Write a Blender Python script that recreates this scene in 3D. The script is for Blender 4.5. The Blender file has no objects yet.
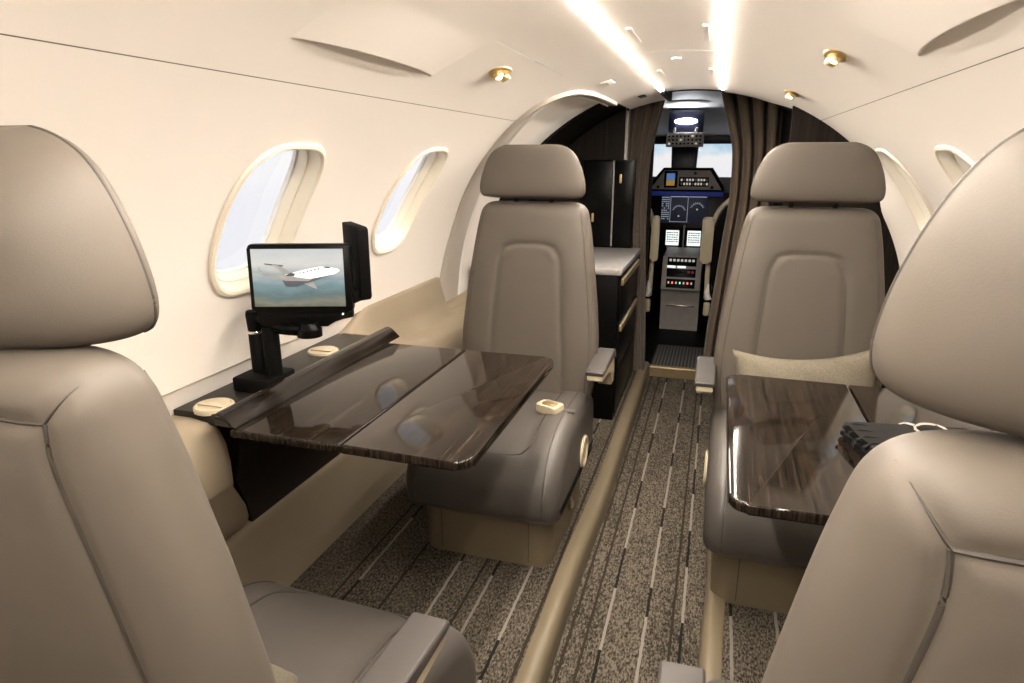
import bpy, bmesh, math, random
from mathutils import Vector, Matrix
random.seed(7)
PI = math.pi
SC = bpy.context.scene
C = SC.collection

# ------------------------------------------------------------------ materials
def nodes_of(name):
    m = bpy.data.materials.new(name); m.use_nodes = True
    nt = m.node_tree
    return m, nt, nt.nodes['Principled BSDF']

def N(nt, t, **kw):
    n = nt.nodes.new(t)
    for k, v in kw.items():
        if k.startswith('i_'): n.inputs[int(k[2:])].default_value = v
        else: setattr(n, k, v)
    return n

def ramp(nt, fac, stops, interp='LINEAR'):
    r = nt.nodes.new('ShaderNodeValToRGB'); cr = r.color_ramp; cr.interpolation = interp
    while len(cr.elements) < len(stops): cr.elements.new(0.5)
    for e, (p, c) in zip(cr.elements, stops): e.position = p; e.color = (*c, 1)
    nt.links.new(fac, r.inputs['Fac']); return r.outputs['Color']

def math_n(nt, op, a, b=None, c=None):
    n = nt.nodes.new('ShaderNodeMath'); n.operation = op
    for i, v in enumerate((a, b, c)):
        if v is None: continue
        if hasattr(v, 'is_output'): nt.links.new(v, n.inputs[i])
        else: n.inputs[i].default_value = v
    return n.outputs[0]

def mapped(nt, scale=(1, 1, 1), coord='Object'):
    tc = nt.nodes.new('ShaderNodeTexCoord'); mp = nt.nodes.new('ShaderNodeMapping')
    mp.inputs['Scale'].default_value = scale
    nt.links.new(tc.outputs[coord], mp.inputs['Vector']); return mp.outputs['Vector']

def noise(nt, vec, scale, detail=3, rough=0.55, dist=0):
    n = nt.nodes.new('ShaderNodeTexNoise'); n.inputs['Scale'].default_value = scale
    n.inputs['Detail'].default_value = detail; n.inputs['Roughness'].default_value = rough
    n.inputs['Distortion'].default_value = dist
    nt.links.new(vec, n.inputs['Vector']); return n.outputs['Fac']

def bump(nt, b, h, strength, dist=0.002):
    n = nt.nodes.new('ShaderNodeBump'); n.inputs['Strength'].default_value = strength
    n.inputs['Distance'].default_value = dist
    nt.links.new(h, n.inputs['Height']); nt.links.new(n.outputs['Normal'], b.inputs['Normal'])

def mottled(name, c1, c2, scale, rough, bs=0.0, bscale=None, metallic=0, coat=0, spec=0.5, sheen=0):
    m, nt, b = nodes_of(name)
    v = mapped(nt)
    f = noise(nt, v, scale)
    nt.links.new(ramp(nt, f, [(0.3, c1), (0.7, c2)]), b.inputs['Base Color'])
    b.inputs['Roughness'].default_value = rough
    b.inputs['Metallic'].default_value = metallic
    b.inputs['Coat Weight'].default_value = coat
    b.inputs['Specular IOR Level'].default_value = spec
    b.inputs['Sheen Weight'].default_value = sheen
    if bs: bump(nt, b, noise(nt, v, bscale or scale * 4, 4), bs)
    return m

def emit(name, col, s):
    m, nt, b = nodes_of(name)
    b.inputs['Base Color'].default_value = (*col, 1)
    b.inputs['Emission Color'].default_value = (*col, 1)
    b.inputs['Emission Strength'].default_value = s
    return m

def wood(name, dark, light, scale, rough, coat, spec=.5):
    m, nt, b = nodes_of(name)
    v = mapped(nt, scale)
    f = noise(nt, v, 1.0, 5, 0.7, 0.15)
    g = noise(nt, v, 4.0, 3, 0.6)
    h = math_n(nt, 'ADD', math_n(nt, 'MULTIPLY', f, 0.7), math_n(nt, 'MULTIPLY', g, 0.3))
    nt.links.new(ramp(nt, h, [(0.40, dark), (0.52, tuple((a + c) / 2.6 for a, c in zip(dark, light))), (0.66, light)]), b.inputs['Base Color'])
    b.inputs['Roughness'].default_value = rough
    b.inputs['Coat Weight'].default_value = coat; b.inputs['Coat Roughness'].default_value = 0.04; b.inputs['Specular IOR Level'].default_value = spec
    return m

M = {}
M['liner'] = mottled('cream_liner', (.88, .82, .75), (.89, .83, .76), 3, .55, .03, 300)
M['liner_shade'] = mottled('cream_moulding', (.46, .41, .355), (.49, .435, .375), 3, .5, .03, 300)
M['rim'] = mottled('window_rim', (.80, .73, .60), (.83, .76, .63), 6, .35)
M['beige'] = mottled('beige_vinyl', (.29, .235, .165), (.305, .248, .176), 5, .45, .06, 500)
M['leather'] = mottled('taupe_leather', (.083, .070, .0565), (.091, .077, .062), 6, .55, .07, 700, spec=.32)
M['leather_grey'] = mottled('grey_taupe_leather', (.064, .056, .049), (.071, .062, .054), 6, .48, .10, 700)
M['piping'] = mottled('stitch_piping', (.036, .030, .024), (.043, .036, .029), 40, .55)
M['arm_pad'] = mottled('arm_pad_leather', (.046, .041, .037), (.052, .046, .042), 6, .5, .10, 700, spec=.3)
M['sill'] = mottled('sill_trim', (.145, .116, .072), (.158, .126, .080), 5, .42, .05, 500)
M['cream'] = mottled('cream_plastic', (.52, .45, .315), (.55, .48, .34), 12, .35)
M['basecream'] = mottled('seat_base_shell', (.14, .110, .068), (.152, .119, .074), 8, .42)
M['wood'] = wood('ebony_gloss', (.003, .0021, .0015), (.034, .0235, .016), (150, 3.0, 4), .08, .0, .24)
M['wood_rail'] = wood('ebony_rail', (.004, .0028, .002), (.024, .017, .012), (150, 3.0, 150), .16, .0, .4)
M['wood_matt'] = wood('ebony_satin', (.004, .0028, .0022), (.019, .0135, .0095), (70, 70, 1.6), .40, .0, .12)
M['wood_ledge'] = wood('ebony_ledge', (.016, .014, .013), (.030, .026, .023), (60, 2.0, 60), .35, .0, .3)
M['black'] = mottled('black_gloss', (.0022, .0022, .0022), (.0035, .0032, .003), 20, .30, spec=.09)
M['blackm'] = mottled('black_matt', (.0022, .0022, .0022), (.0035, .0032, .003), 60, .6, spec=.10)
M['rubber'] = mottled('black_leather', (.0028, .0028, .0028), (.005, .0047, .0045), 90, .55, .3, 900, spec=.2)
M['gold'] = mottled('brushed_gold', (.75, .55, .26), (.80, .61, .32), 40, .28, metallic=.9)
M['brass'] = mottled('dull_brass', (.45, .35, .20), (.52, .41, .24), 40, .35, metallic=.8)
M['silver'] = mottled('polished_silver', (.82, .78, .72), (.88, .84, .78), 20, .18, metallic=.9)
M['stone'] = mottled('speckled_counter', (.22, .21, .20), (.38, .36, .345), 260, .3)
M['curtain'] = mottled('brown_curtain', (.085, .060, .037), (.105, .075, .047), 120, .75, .2, 800, sheen=.2)
M['pillow'] = mottled('woven_pillow', (.105, .090, .064), (.160, .138, .100), 220, .85, .6, 420)
M['navy'] = mottled('navy_panel', (.010, .013, .035), (.014, .018, .045), 30, .35)
M['cockgrey'] = mottled('cockpit_grey', (.34, .315, .295), (.38, .355, .33), 30, .5)
M['headliner'] = mottled('grey_headliner', (.66, .64, .64), (.70, .68, .68), 8, .7)
M['offwhite'] = mottled('off_white_panel', (.80, .78, .74), (.84, .82, .78), 8, .5)
M['red'] = mottled('red_switch', (.35, .02, .02), (.45, .03, .03), 30, .4)
M['jet'] = mottled('jet_paint', (.75, .75, .76), (.8, .8, .8), 10, .4)
M['strip'] = emit('strip_light', (1.0, .90, .79), 126.0)
M['lamp'] = emit('reading_lamp', (1.0, .88, .68), 18.0)
M['cocklamp'] = emit('cockpit_lamp', (.92, .95, 1.0), 45.0)
M['aftfill'] = emit('aft_fill_glow', (1.0, .885, .76), 7.0)  # glow of the fill light added behind the camera
M['lcd'] = emit('lcd_text', (.80, .86, .84), .6)
M['lcd_dim'] = emit('lcd_lines', (.45, .50, .58), .35)
M['lcd_navy'] = emit('lcd_navy', (.020, .025, .05), .11)
M['lcd_sky'] = emit('lcd_sky', (.10, .22, .55), .3)
M['lcd_earth'] = emit('lcd_earth', (.40, .24, .05), .3)
M['blueglow'] = emit('blue_floodlight', (.03, .06, .40), .05)
M['redled'] = emit('red_annunciator', (1, .12, .08), 1.2)
M['grnled'] = emit('green_annunciator', (.3, .8, .6), .6)
M['ptext'] = emit('panel_legend', (.55, .52, .46), .35)

def carpet(name, lines):
    """woven loop carpet with fine running stripes; lines = (x, kind, phase)"""
    m, nt, b = nodes_of(name)
    tc = nt.nodes.new('ShaderNodeTexCoord')
    v = tc.outputs['Object']
    sp = nt.nodes.new('ShaderNodeSeparateXYZ'); nt.links.new(v, sp.inputs[0])
    X, Y = sp.outputs['X'], sp.outputs['Y']
    mp = nt.nodes.new('ShaderNodeMapping'); mp.inputs['Scale'].default_value = (1, .42, 1); nt.links.new(v, mp.inputs['Vector'])
    f = noise(nt, mp.outputs[0], 230, 2, .55, .5)
    f2 = noise(nt, mp.outputs[0], 9, 3)
    ff = math_n(nt, 'ADD', math_n(nt, 'MULTIPLY', f, .85), math_n(nt, 'MULTIPLY', f2, .15))
    col = ramp(nt, ff, [(.38, (.016, .013, .0095)), (.49, (.064, .053, .040)), (.61, (.135, .115, .088))])
    wob = math_n(nt, 'MULTIPLY', math_n(nt, 'SUBTRACT', noise(nt, v, 30, 1), .5), .004)
    X2 = math_n(nt, 'ADD', X, wob)
    for (x, kind, ph) in lines:
        d = math_n(nt, 'ABSOLUTE', math_n(nt, 'SUBTRACT', X2, x))
        w = {'b': .0036, 'w': .0038, 'd': .0038, 'e': .0042}[kind]
        msk = math_n(nt, 'LESS_THAN', d, w)
        mx = nt.nodes.new('ShaderNodeMix'); mx.data_type = 'RGBA'
        nt.links.new(msk, mx.inputs['Factor']); nt.links.new(col, mx.inputs[6])
        if kind in 'be': mx.inputs[7].default_value = (.024, .018, .012, 1)
        else:
            fr = math_n(nt, 'FRACT', math_n(nt, 'ADD', math_n(nt, 'MULTIPLY', Y, 2.1), ph))
            thr = .72 if kind == 'w' else .55
            g = math_n(nt, 'GREATER_THAN', fr, thr)
            m2 = nt.nodes.new('ShaderNodeMix'); m2.data_type = 'RGBA'
            nt.links.new(g, m2.inputs['Factor'])
            m2.inputs[6].default_value = (.20, .18, .155, 1); m2.inputs[7].default_value = (.008, .007, .006, 1)
            nt.links.new(m2.outputs[2], mx.inputs[7])
        col = mx.outputs[2]
    nt.links.new(col, b.inputs['Base Color'])
    b.inputs['Roughness'].default_value = .9; b.inputs['Specular IOR Level'].default_value = .15
    bump(nt, b, f, .8, .004)
    return m

M['carpet_left'] = carpet('carpet_left', [(-.914, 'b', 0), (-.880, 'w', .1), (-.77, 'b', 0), (-.64, 'd', .3), (-.566, 'b', 0), (-.528, 'w', .55), (-.43, 'w', .33), (-.362, 'e', 0)])
M['carpet_aisle'] = carpet('carpet_aisle', [(-.285, 'e', 0), (-.241, 'b', 0), (-.197, 'd', .05), (-.096, 'w', .43), (-.026, 'b', 0), (0.0, 'd', .7)])
M['carpet_right'] = carpet('carpet_right', [(.119, 'w', .5), (.23, 'w', .2), (.30, 'b', 0), (.42, 'd', .2), (.5, 'b', 0), (.6, 'w', 0)])

def mat_mat():
    m, nt, b = nodes_of('ribbed_mat')
    v = mapped(nt)
    w = nt.nodes.new('ShaderNodeTexWave'); w.inputs['Scale'].default_value = 16; w.bands_direction = 'X'
    nt.links.new(v, w.inputs['Vector'])
    nt.links.new(ramp(nt, w.outputs['Fac'], [(.3, (.02, .019, .018)), (.7, (.11, .105, .10))]), b.inputs['Base Color'])
    b.inputs['Roughness'].default_value = .7
    return m
M['ribmat'] = mat_mat()

def glass_mat():
    m = bpy.data.materials.new('window_glass'); m.use_nodes = True
    nt = m.node_tree; nt.nodes.clear()
    o = nt.nodes.new('ShaderNodeOutputMaterial'); mix = nt.nodes.new('ShaderNodeMixShader')
    t = nt.nodes.new('ShaderNodeBsdfTransparent'); g = nt.nodes.new('ShaderNodeBsdfGlossy')
    t.inputs['Color'].default_value = (.97, .97, .98, 1); g.inputs['Roughness'].default_value = .03
    mix.inputs[0].default_value = .05
    nt.links.new(t.outputs[0], mix.inputs[1]); nt.links.new(g.outputs[0], mix.inputs[2])
    nt.links.new(mix.outputs[0], o.inputs['Surface']); return m
M['glass'] = glass_mat()

def screen_mat():
    """the picture shown on the monitor: pale cloud above hazy blue-green coast"""
    m, nt, b = nodes_of('monitor_picture')
    tc = nt.nodes.new('ShaderNodeTexCoord'); sp = nt.nodes.new('ShaderNodeSeparateXYZ')
    nt.links.new(tc.outputs['Object'], sp.inputs[0])
    v = mapped(nt, (9, 1, 30))
    n = noise(nt, v, 1.2, 5, .6, .4)
    h = math_n(nt, 'ADD', math_n(nt, 'MULTIPLY', math_n(nt, 'ADD', sp.outputs['Z'], .065), 7.7), math_n(nt, 'MULTIPLY', math_n(nt, 'SUBTRACT', n, .5), .45))
    c = ramp(nt, h, [(0, (.13, .14, .10)), (.10, (.26, .25, .18)), (.22, (.13, .20, .20)), (.42, (.22, .33, .36)), (.60, (.52, .56, .55)), (.74, (.80, .78, .73)), (1, (.66, .69, .69))])
    b.inputs['Base Color'].default_value = (.02, .02, .02, 1); b.inputs['Roughness'].default_value = .2
    nt.links.new(c, b.inputs['Emission Color']); b.inputs['Emission Strength'].default_value = .44
    return m
M['screen'] = screen_mat()
M['jet'] = emit('picture_white', (.78, .79, .80), .33)
M['jetgrey'] = emit('picture_grey', (.20, .20, .19), .36)
M['jetdark'] = emit('picture_dark', (.05, .055, .07), .4)

# ------------------------------------------------------------------ mesh helpers
def smooth(me, ang=40):
    for p in me.polygons: p.use_smooth = True
    try: me.set_sharp_from_angle(angle=math.radians(ang))
    except Exception: pass

def link(name, bm, m, parent=None, ang=40, merge=False):
    if merge: bmesh.ops.remove_doubles(bm, verts=bm.verts, dist=1e-5)
    bmesh.ops.recalc_face_normals(bm, faces=bm.faces)
    me = bpy.data.meshes.new(name); bm.to_mesh(me); bm.free()
    me.materials.append(M[m] if isinstance(m, str) else m)
    smooth(me, ang)
    o = bpy.data.objects.new(name, me); C.objects.link(o)
    if parent: o.parent = parent
    return o

def tag(o, label, cat, group=None, kind=None):
    if label: o['label'] = label
    if cat: o['category'] = cat
    if group: o['group'] = group
    if kind: o['kind'] = kind
    return o

def thing(name, label, cat, loc=(0, 0, 0), rz=0, group=None):
    o = bpy.data.objects.new(name, None); C.objects.link(o)
    o.location = loc; o.rotation_euler = (0, 0, rz); o.empty_display_size = .05
    return tag(o, label, cat, group)

def struct(name, bm, m, parent=None, ang=40):
    o = link(name, bm, m, parent, ang)
    if parent is None: o['kind'] = 'structure'
    return o

def B(): return bmesh.new()

def box(bm, x0, x1, y0, y1, z0, z1, bev=0, seg=2, mat=None):
    g = bmesh.ops.create_cube(bm, size=1)
    vs = g['verts']
    for v in vs:
        v.co = Vector(((x0 + x1) / 2 + v.co.x * (x1 - x0), (y0 + y1) / 2 + v.co.y * (y1 - y0), (z0 + z1) / 2 + v.co.z * (z1 - z0)))
    es = list({e for v in vs for e in v.link_edges})
    allv = vs
    if bev:
        r = bmesh.ops.bevel(bm, geom=es, offset=bev, segments=seg, affect='EDGES', profile=.5)
        allv = list({v for f in r['faces'] for v in f.verts} | {v for v in vs if v.is_valid})
    if mat is not None: bmesh.ops.transform(bm, matrix=mat, verts=allv)
    return bm

def prism(bm, poly, axis, a, b, bev=0, seg=3):
    """poly of 2D points extruded along axis from a to b. axis x: (y,z); y: (x,z); z: (x,y)"""
    def P(p, t):
        return {'x': (t, p[0], p[1]), 'y': (p[0], t, p[1]), 'z': (p[0], p[1], t)}[axis]
    lo = [bm.verts.new(P(p, a)) for p in poly]; hi = [bm.verts.new(P(p, b)) for p in poly]
    n = len(poly)
    f0 = bm.faces.new(lo); f1 = bm.faces.new(hi[::-1])
    for i in range(n): bm.faces.new((lo[i], lo[(i + 1) % n], hi[(i + 1) % n], hi[i]))
    if bev:
        es = list(set(f0.edges) | set(f1.edges))
        bmesh.ops.bevel(bm, geom=es, offset=bev, segments=seg, affect='EDGES', profile=.5)
    return bm

def rrect(x0, x1, y0, y1, r, n=6):
    out = []
    for cx, cy, a in ((x1 - r, y1 - r, 0), (x0 + r, y1 - r, PI / 2), (x0 + r, y0 + r, PI), (x1 - r, y0 + r, 3 * PI / 2)):
        for i in range(n + 1):
            t = a + PI / 2 * i / n; out.append((cx + r * math.cos(t), cy + r * math.sin(t)))
    return out

def grid(bm, f, nu, nv, closed_u=False):
    rows = [[bm.verts.new(f(i / (nu if closed_u else nu - 1), j / (nv - 1))) for i in range(nu)] for j in range(nv)]
    for j in range(nv - 1):
        for i in range(nu if closed_u else nu - 1):
            bm.faces.new((rows[j][i], rows[j][(i + 1) % nu], rows[j + 1][(i + 1) % nu], rows[j + 1][i]))
    return rows

def resample(pts, n):
    pts = [Vector(p) for p in pts]
    L = [0]
    for a, b in zip(pts, pts[1:]): L.append(L[-1] + (b - a).length)
    out = []
    for k in range(n):
        s = L[-1] * k / (n - 1); i = 0
        while i < len(L) - 2 and L[i + 1] < s: i += 1
        d = L[i + 1] - L[i]
        out.append(pts[i].lerp(pts[i + 1], (s - L[i]) / d if d else 0))
    return out

def cr(pts, per=8, closed=False):
    """Catmull-Rom through the points"""
    P = [Vector(p) for p in pts]; n = len(P); out = []
    rng = range(n) if closed else range(n - 1)
    for i in rng:
        p0 = P[(i - 1) % n] if closed or i > 0 else P[0] * 2 - P[1]
        p1, p2 = P[i], P[(i + 1) % n]
        p3 = P[(i + 2) % n] if closed or i + 2 < n else P[-1] * 2 - P[-2]
        for k in range(per):
            t = k / per
            out.append(.5 * ((2 * p1) + (p2 - p0) * t + (2 * p0 - 5 * p1 + 4 * p2 - p3) * t * t + (3 * p1 - p0 - 3 * p2 + p3) * t ** 3))
    if not closed: out.append(P[-1])
    return out

def tube(bm, pts, r, seg=8, closed=False, flat=1.0, up=None):
    pts = [Vector(p) for p in pts]; n = len(pts); rings = []
    up0 = Vector(up) if up else Vector((0, 0, 1))
    for i, p in enumerate(pts):
        t = (pts[(i + 1) % n] - pts[i - 1]) if closed else (pts[min(i + 1, n - 1)] - pts[max(i - 1, 0)])
        t.normalize()
        a = t.cross(up0)
        if a.length < .05: a = t.cross(Vector((1, .1, 0)))
        a.normalize(); b = a.cross(t).normalized()
        rr = r[i] if isinstance(r, (list, tuple)) else r
        rings.append([bm.verts.new(p + a * (rr * math.cos(2 * PI * k / seg)) + b * (rr * flat * math.sin(2 * PI * k / seg))) for k in range(seg)])
    for i in range(n if closed else n - 1):
        A, Bq = rings[i], rings[(i + 1) % n]
        for k in range(seg): bm.faces.new((A[k], A[(k + 1) % seg], Bq[(k + 1) % seg], Bq[k]))
    if not closed:
        bm.faces.new(rings[0]); bm.faces.new(rings[-1][::-1])
    return bm

def lathe(bm, prof, mat=None, seg=24, sx=1, sy=1):
    """prof of (r,z) round z"""
    mat = mat or Matrix()
    rings = []
    for r, z in prof:
        rings.append([bm.verts.new(mat @ Vector((sx * r * math.cos(2 * PI * k / seg), sy * r * math.sin(2 * PI * k / seg), z))) for k in range(seg)])
    for A, D in zip(rings, rings[1:]):
        for k in range(seg): bm.faces.new((A[k], A[(k + 1) % seg], D[(k + 1) % seg], D[k]))
    bm.faces.new(rings[0][::-1]); bm.faces.new(rings[-1])
    return bm

def interp(tab, t):
    if t <= tab[0][0]: return tab[0][1]
    for (a, u), (b, v) in zip(tab, tab[1:]):
        if t <= b:
            s = (t - a) / (b - a); return u + (v - u) * s
    return tab[-1][1]

def sinterp(tab, t):
    """smooth (Catmull) table lookup"""
    n = len(tab)
    if t <= tab[0][0]: return tab[0][1]
    if t >= tab[-1][0]: return tab[-1][1]
    for i in range(n - 1):
        if t <= tab[i + 1][0]:
            x0, y0 = tab[i]; x1, y1 = tab[i + 1]
            m0 = (y1 - tab[i - 1][1]) / (x1 - tab[i - 1][0]) if i else (y1 - y0) / (x1 - x0)
            m1 = (tab[i + 2][1] - y0) / (tab[i + 2][0] - x0) if i + 2 < n else (y1 - y0) / (x1 - x0)
            h = x1 - x0; s = (t - x0) / h
            return (2 * s ** 3 - 3 * s * s + 1) * y0 + (s ** 3 - 2 * s * s + s) * h * m0 + (-2 * s ** 3 + 3 * s * s) * y1 + (s ** 3 - s * s) * h * m1

def copy_tree(o, parent=None):
    c = o.copy(); C.objects.link(c); c.parent = parent
    for ch in o.children: copy_tree(ch, c)
    return c

# ------------------------------------------------------------------ fuselage section
CX, CZ, RR = -.14, .51, .90
def cyl(y, deg, r=RR):
    a = math.radians(deg); return Vector((CX + r * math.cos(a), y, CZ + r * math.sin(a)))

Y0, YB = -.95, 2.84          # aft bulkhead, front end of the cabin liner
WY = {'l': [.475, 1.125, 1.765], 'r': [.475, 1.125, 1.765, 2.405]}
WHY, WTH0, WTH1 = .122, 133.2, 156.2      # window half length and angular extent
SEAM_L, SEAM_R, LOW = 123.8, 58.2, 168.3

def hole(k, n, yc, flip, grow=0.0, r=RR, skew=.030):
    """point k of n on a rounded window outline; the lower end leans forward"""
    t = 2 * PI * k / n
    e = 2 / 3.0
    cu = math.copysign(abs(math.cos(t)) ** e, math.cos(t)); su = math.copysign(abs(math.sin(t)) ** e, math.sin(t))
    th = (WTH0 + WTH1) / 2 + su * ((WTH1 - WTH0) / 2 + math.degrees(grow / RR))
    y = yc + cu * (WHY + grow) + skew * su
    return cyl(y, 180 - th if flip else th, r)

def wall_patch(bm, ya, yb, ta, tb, ny=6, nt=17):
    grid(bm, lambda u, v: cyl(ya + (yb - ya) * u, ta + (tb - ta) * v), ny, nt)

def window_patch(bm, yc, flip, ya, yb, ta, tb):
    """ring of wall between a rectangle (ya..yb, ta..tb) and the window opening"""
    n = 64; ins = []; mid = []; outs = []
    for k in range(n):
        ins.append(hole(k, n, yc, flip))
        # walk the rectangle evenly, starting mid-way up its forward side
        g = ((k + 8) % n) / 16; sd, fr = int(g), (g % 1) * 2 - 1
        c, s = ((1, fr), (-fr, 1), (-1, -fr), (fr, -1))[sd]
        y = (ya + yb) / 2 + c * (yb - ya) / 2; th = (ta + tb) / 2 + s * (tb - ta) / 2
        outs.append((y, th))
    rings = []
    for j in range(5):
        f = j / 4; ring = []
        for k in range(n):
            p = ins[k]; th_i = math.degrees(math.atan2(p.z - CZ, p.x - CX))
            if flip: th_i = 180 - th_i
            y = p.y + (outs[k][0] - p.y) * f; th = th_i + (outs[k][1] - th_i) * f
            ring.append(bm.verts.new(cyl(y, 180 - th if flip else th)))
        rings.append(ring)
    for a, b in zip(rings, rings[1:]):
        for k in range(n): bm.faces.new((a[k], a[(k + 1) % n], b[(k + 1) % n], b[k]))

# door outline on the left wall, (angle, y) - everything forward of it is the door
DOOR = [(109.0, 2.52), (109.6, 2.30), (111.2, 2.16), (114.5, 2.095), (119, 2.085), (125, 2.12), (131, 2.165), (137, 2.205), (145, 2.265), (154, 2.325), (164, 2.35), (172, 2.355), (186, 2.36)]
def door_y(th): return interp(DOOR, th)

def build_wall(side):
    bm = B(); fl = side == 'r'
    A = (lambda t: 180 - t) if fl else (lambda t: t)
    ws = WY[side]; seam = 180 - SEAM_R if fl else SEAM_L
    ta, tb = 129.0, 162.0
    ylast = 2.72 if fl else 2.03
    edges = [Y0]
    for w in ws: edges += [w - .20, w + .20]
    edges.append(ylast)
    for i in range(0, len(edges), 2):
        if edges[i + 1] - edges[i] > 1e-4: wall_patch(bm, edges[i], edges[i + 1], A(ta), A(tb))
    for w in ws: window_patch(bm, w, fl, w - .20, w + .20, ta, tb)
    wall_patch(bm, Y0, ylast, A(seam + .09), A(ta), 24, 6); wall_patch(bm, Y0, ylast, A(tb), A(LOW), 24, 6)
    if not fl:
        grid(bm, lambda u, v: cyl(2.03 + (door_y(SEAM_L + .09 + (LOW - SEAM_L) * v) - 2.03) * u, SEAM_L + .09 + (LOW - SEAM_L) * v), 4, 40)
    return bm
wl = struct('wall_left', build_wall('l'), 'liner'); wr = struct('wall_right', build_wall('r'), 'liner')

def build_ceiling():
    bm = B()
    def yend(th):
        if 97.5 < th <= 108.9: return 3.28
        if th > 108.9: return min(YB, door_y(th) if th > 109 else 2.9)
        return 2.95 if 70 < th else 2.72 + (th - 58) / 12 * .23
    SL, SR = 97.2, 82.2          # strip light centre angles
    gl_, gr_ = .50, .29
    for (a, b) in ((SEAM_R + .03, SR - gr_), (SL + gl_, 108.9), (108.95, SEAM_L - .03)):
        grid(bm, lambda u, v: cyl(Y0 + (yend(a + (b - a) * v) - Y0) * u, a + (b - a) * v), 30, 24)
    # centre panel, in two lengths with a joint
    for (y0, y1) in ((Y0, 1.842), (1.847, 2.90)):
        grid(bm, lambda u, v: cyl(y0 + (y1 - y0) * u, SR + gr_ + (SL - SR - gr_ - gl_) * v, RR), 12, 10)
        grid(bm, lambda u, v: cyl(y0 if u == 0 else y0, SR + gr_ + (SL - SR - gr_ - gl_) * v, RR + .01 * u), 2, 10)
    # groove walls for the strip lights
    for c, g in ((SL, gl_), (SR, gr_)):
        for s in (-g, g):
            grid(bm, lambda u, v: cyl(Y0 + (2.9 - Y0) * u, c + s, RR + .02 * v), 12, 2)
        grid(bm, lambda u, v: cyl(Y0 + (2.9 - Y0) * u, c - g + 2 * g * v, RR + .018), 12, 3)
    return bm
struct('ceiling', build_ceiling(), 'liner')
for i_, (sa, ye) in enumerate(((SEAM_L, 2.085), (SEAM_R, 2.715))):  # strips behind the liner seams, groove shade painted in as a darker colour
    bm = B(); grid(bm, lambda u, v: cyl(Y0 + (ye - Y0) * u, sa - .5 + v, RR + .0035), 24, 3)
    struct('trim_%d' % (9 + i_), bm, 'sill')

def strip_light(ang, label, k):
    bm = B()
    pr = [(.56, .010), (.56, .0005), (.42, -.002), (0, -.0025), (-.42, -.002), (-.56, .0005), (-.56, .010)]
    grid(bm, lambda u, v: cyl(Y0 + .05 + (2.84 - Y0 - .05) * u, ang + k * pr[round(v * 6)][0], RR + pr[round(v * 6)][1]), 10, 7)
    tag(link('strip_light', bm, 'strip'), label, 'ceiling light', 'strip lights along the ceiling')
strip_light(97.2, 'glowing ceiling strip light on the left of the centre panel', .86)
strip_light(82.2, 'glowing ceiling strip light on the right of the centre panel', .49)

# ------------------------------------------------------------------ windows
def window(i, yc, flip):
    n = 72
    bm = B()
    prof = [(.012, -.001), (.010, -.006), (.004, -.008), (-.002, -.005), (-.005, .006), (-.008, .016), (-.010, .019), (-.014, .019), (-.0155, .022), (-.018, .036), (-.0185, .046)]
    rings = [[bm.verts.new(hole(k, n, yc, flip, g, RR + d)) for k in range(n)] for g, d in prof]
    for a, b in zip(rings, rings[1:]):
        for k in range(n): bm.faces.new((a[k], a[(k + 1) % n], b[(k + 1) % n], b[k]))
    w = struct('window_%d' % i, bm, 'rim')
    bm = B()
    pr = [(-.0165, .034), (-.0175, .040), (-.023, .041), (-.024, .049)]
    rings = [[bm.verts.new(hole(k, n, yc, flip, g, RR + d)) for k in range(n)] for g, d in pr]
    for a, b in zip(rings, rings[1:]):
        for k in range(n): bm.faces.new((a[k], a[(k + 1) % n], b[(k + 1) % n], b[k]))
    link('pane_gasket', bm, 'offwhite', w)
    bm = B()
    rings = [[bm.verts.new(hole(k, n, yc, flip, -.020, RR + .045)) for k in range(n)]]
    cen = sum((v.co for v in rings[0]), Vector()) / n
    for f_ in (.75, .5, .25): rings.append([bm.verts.new(cen.lerp(v.co, f_)) for v in rings[0]])
    for a_, b_ in zip(rings, rings[1:]):
        for k in range(n): bm.faces.new((a_[k], a_[(k + 1) % n], b_[(k + 1) % n], b_[k]))
    bm.faces.new(rings[-1])
    link('window_pane', bm, 'glass', w)
k = 1
for yc in WY['l']: window(k, yc, False); k += 1
for yc in WY['r']: window(k, yc, True); k += 1

# ------------------------------------------------------------------ entry door (left, forward)
pth = []
for th, y in [(109.0, 2.84), (109.0, 2.70)] + DOOR[:]: pth.append((y, th, 0))
pth = [tuple(p) for p in cr(pth, 6)]
def sweep_on_wall(bm, path, prof):
    """prof of (s, d): s metres across the path towards the door side, d metres outward"""
    rows = []
    n = len(path)
    for i, (y, th, _) in enumerate(path):
        y2, t2, _ = path[min(i + 1, n - 1)]; y1, t1, _ = path[max(i - 1, 0)]
        dy, ds = y2 - y1, math.radians(t2 - t1) * RR
        L = math.hypot(dy, ds) or 1
        ny, ns = ds / L, -dy / L               # normal towards forward / door inside
        rows.append([bm.verts.new(cyl(y + ny * s, th + math.degrees(ns * s / RR), RR + d)) for s, d in prof])
    for a, b in zip(rows, rows[1:]):
        for k in range(len(prof) - 1): bm.faces.new((a[k], a[k + 1], b[k + 1], b[k]))
DW = [(109, .040), (113, .055), (119, .085), (133, .135), (148, .175), (172, .235), (186, .24)]
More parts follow.
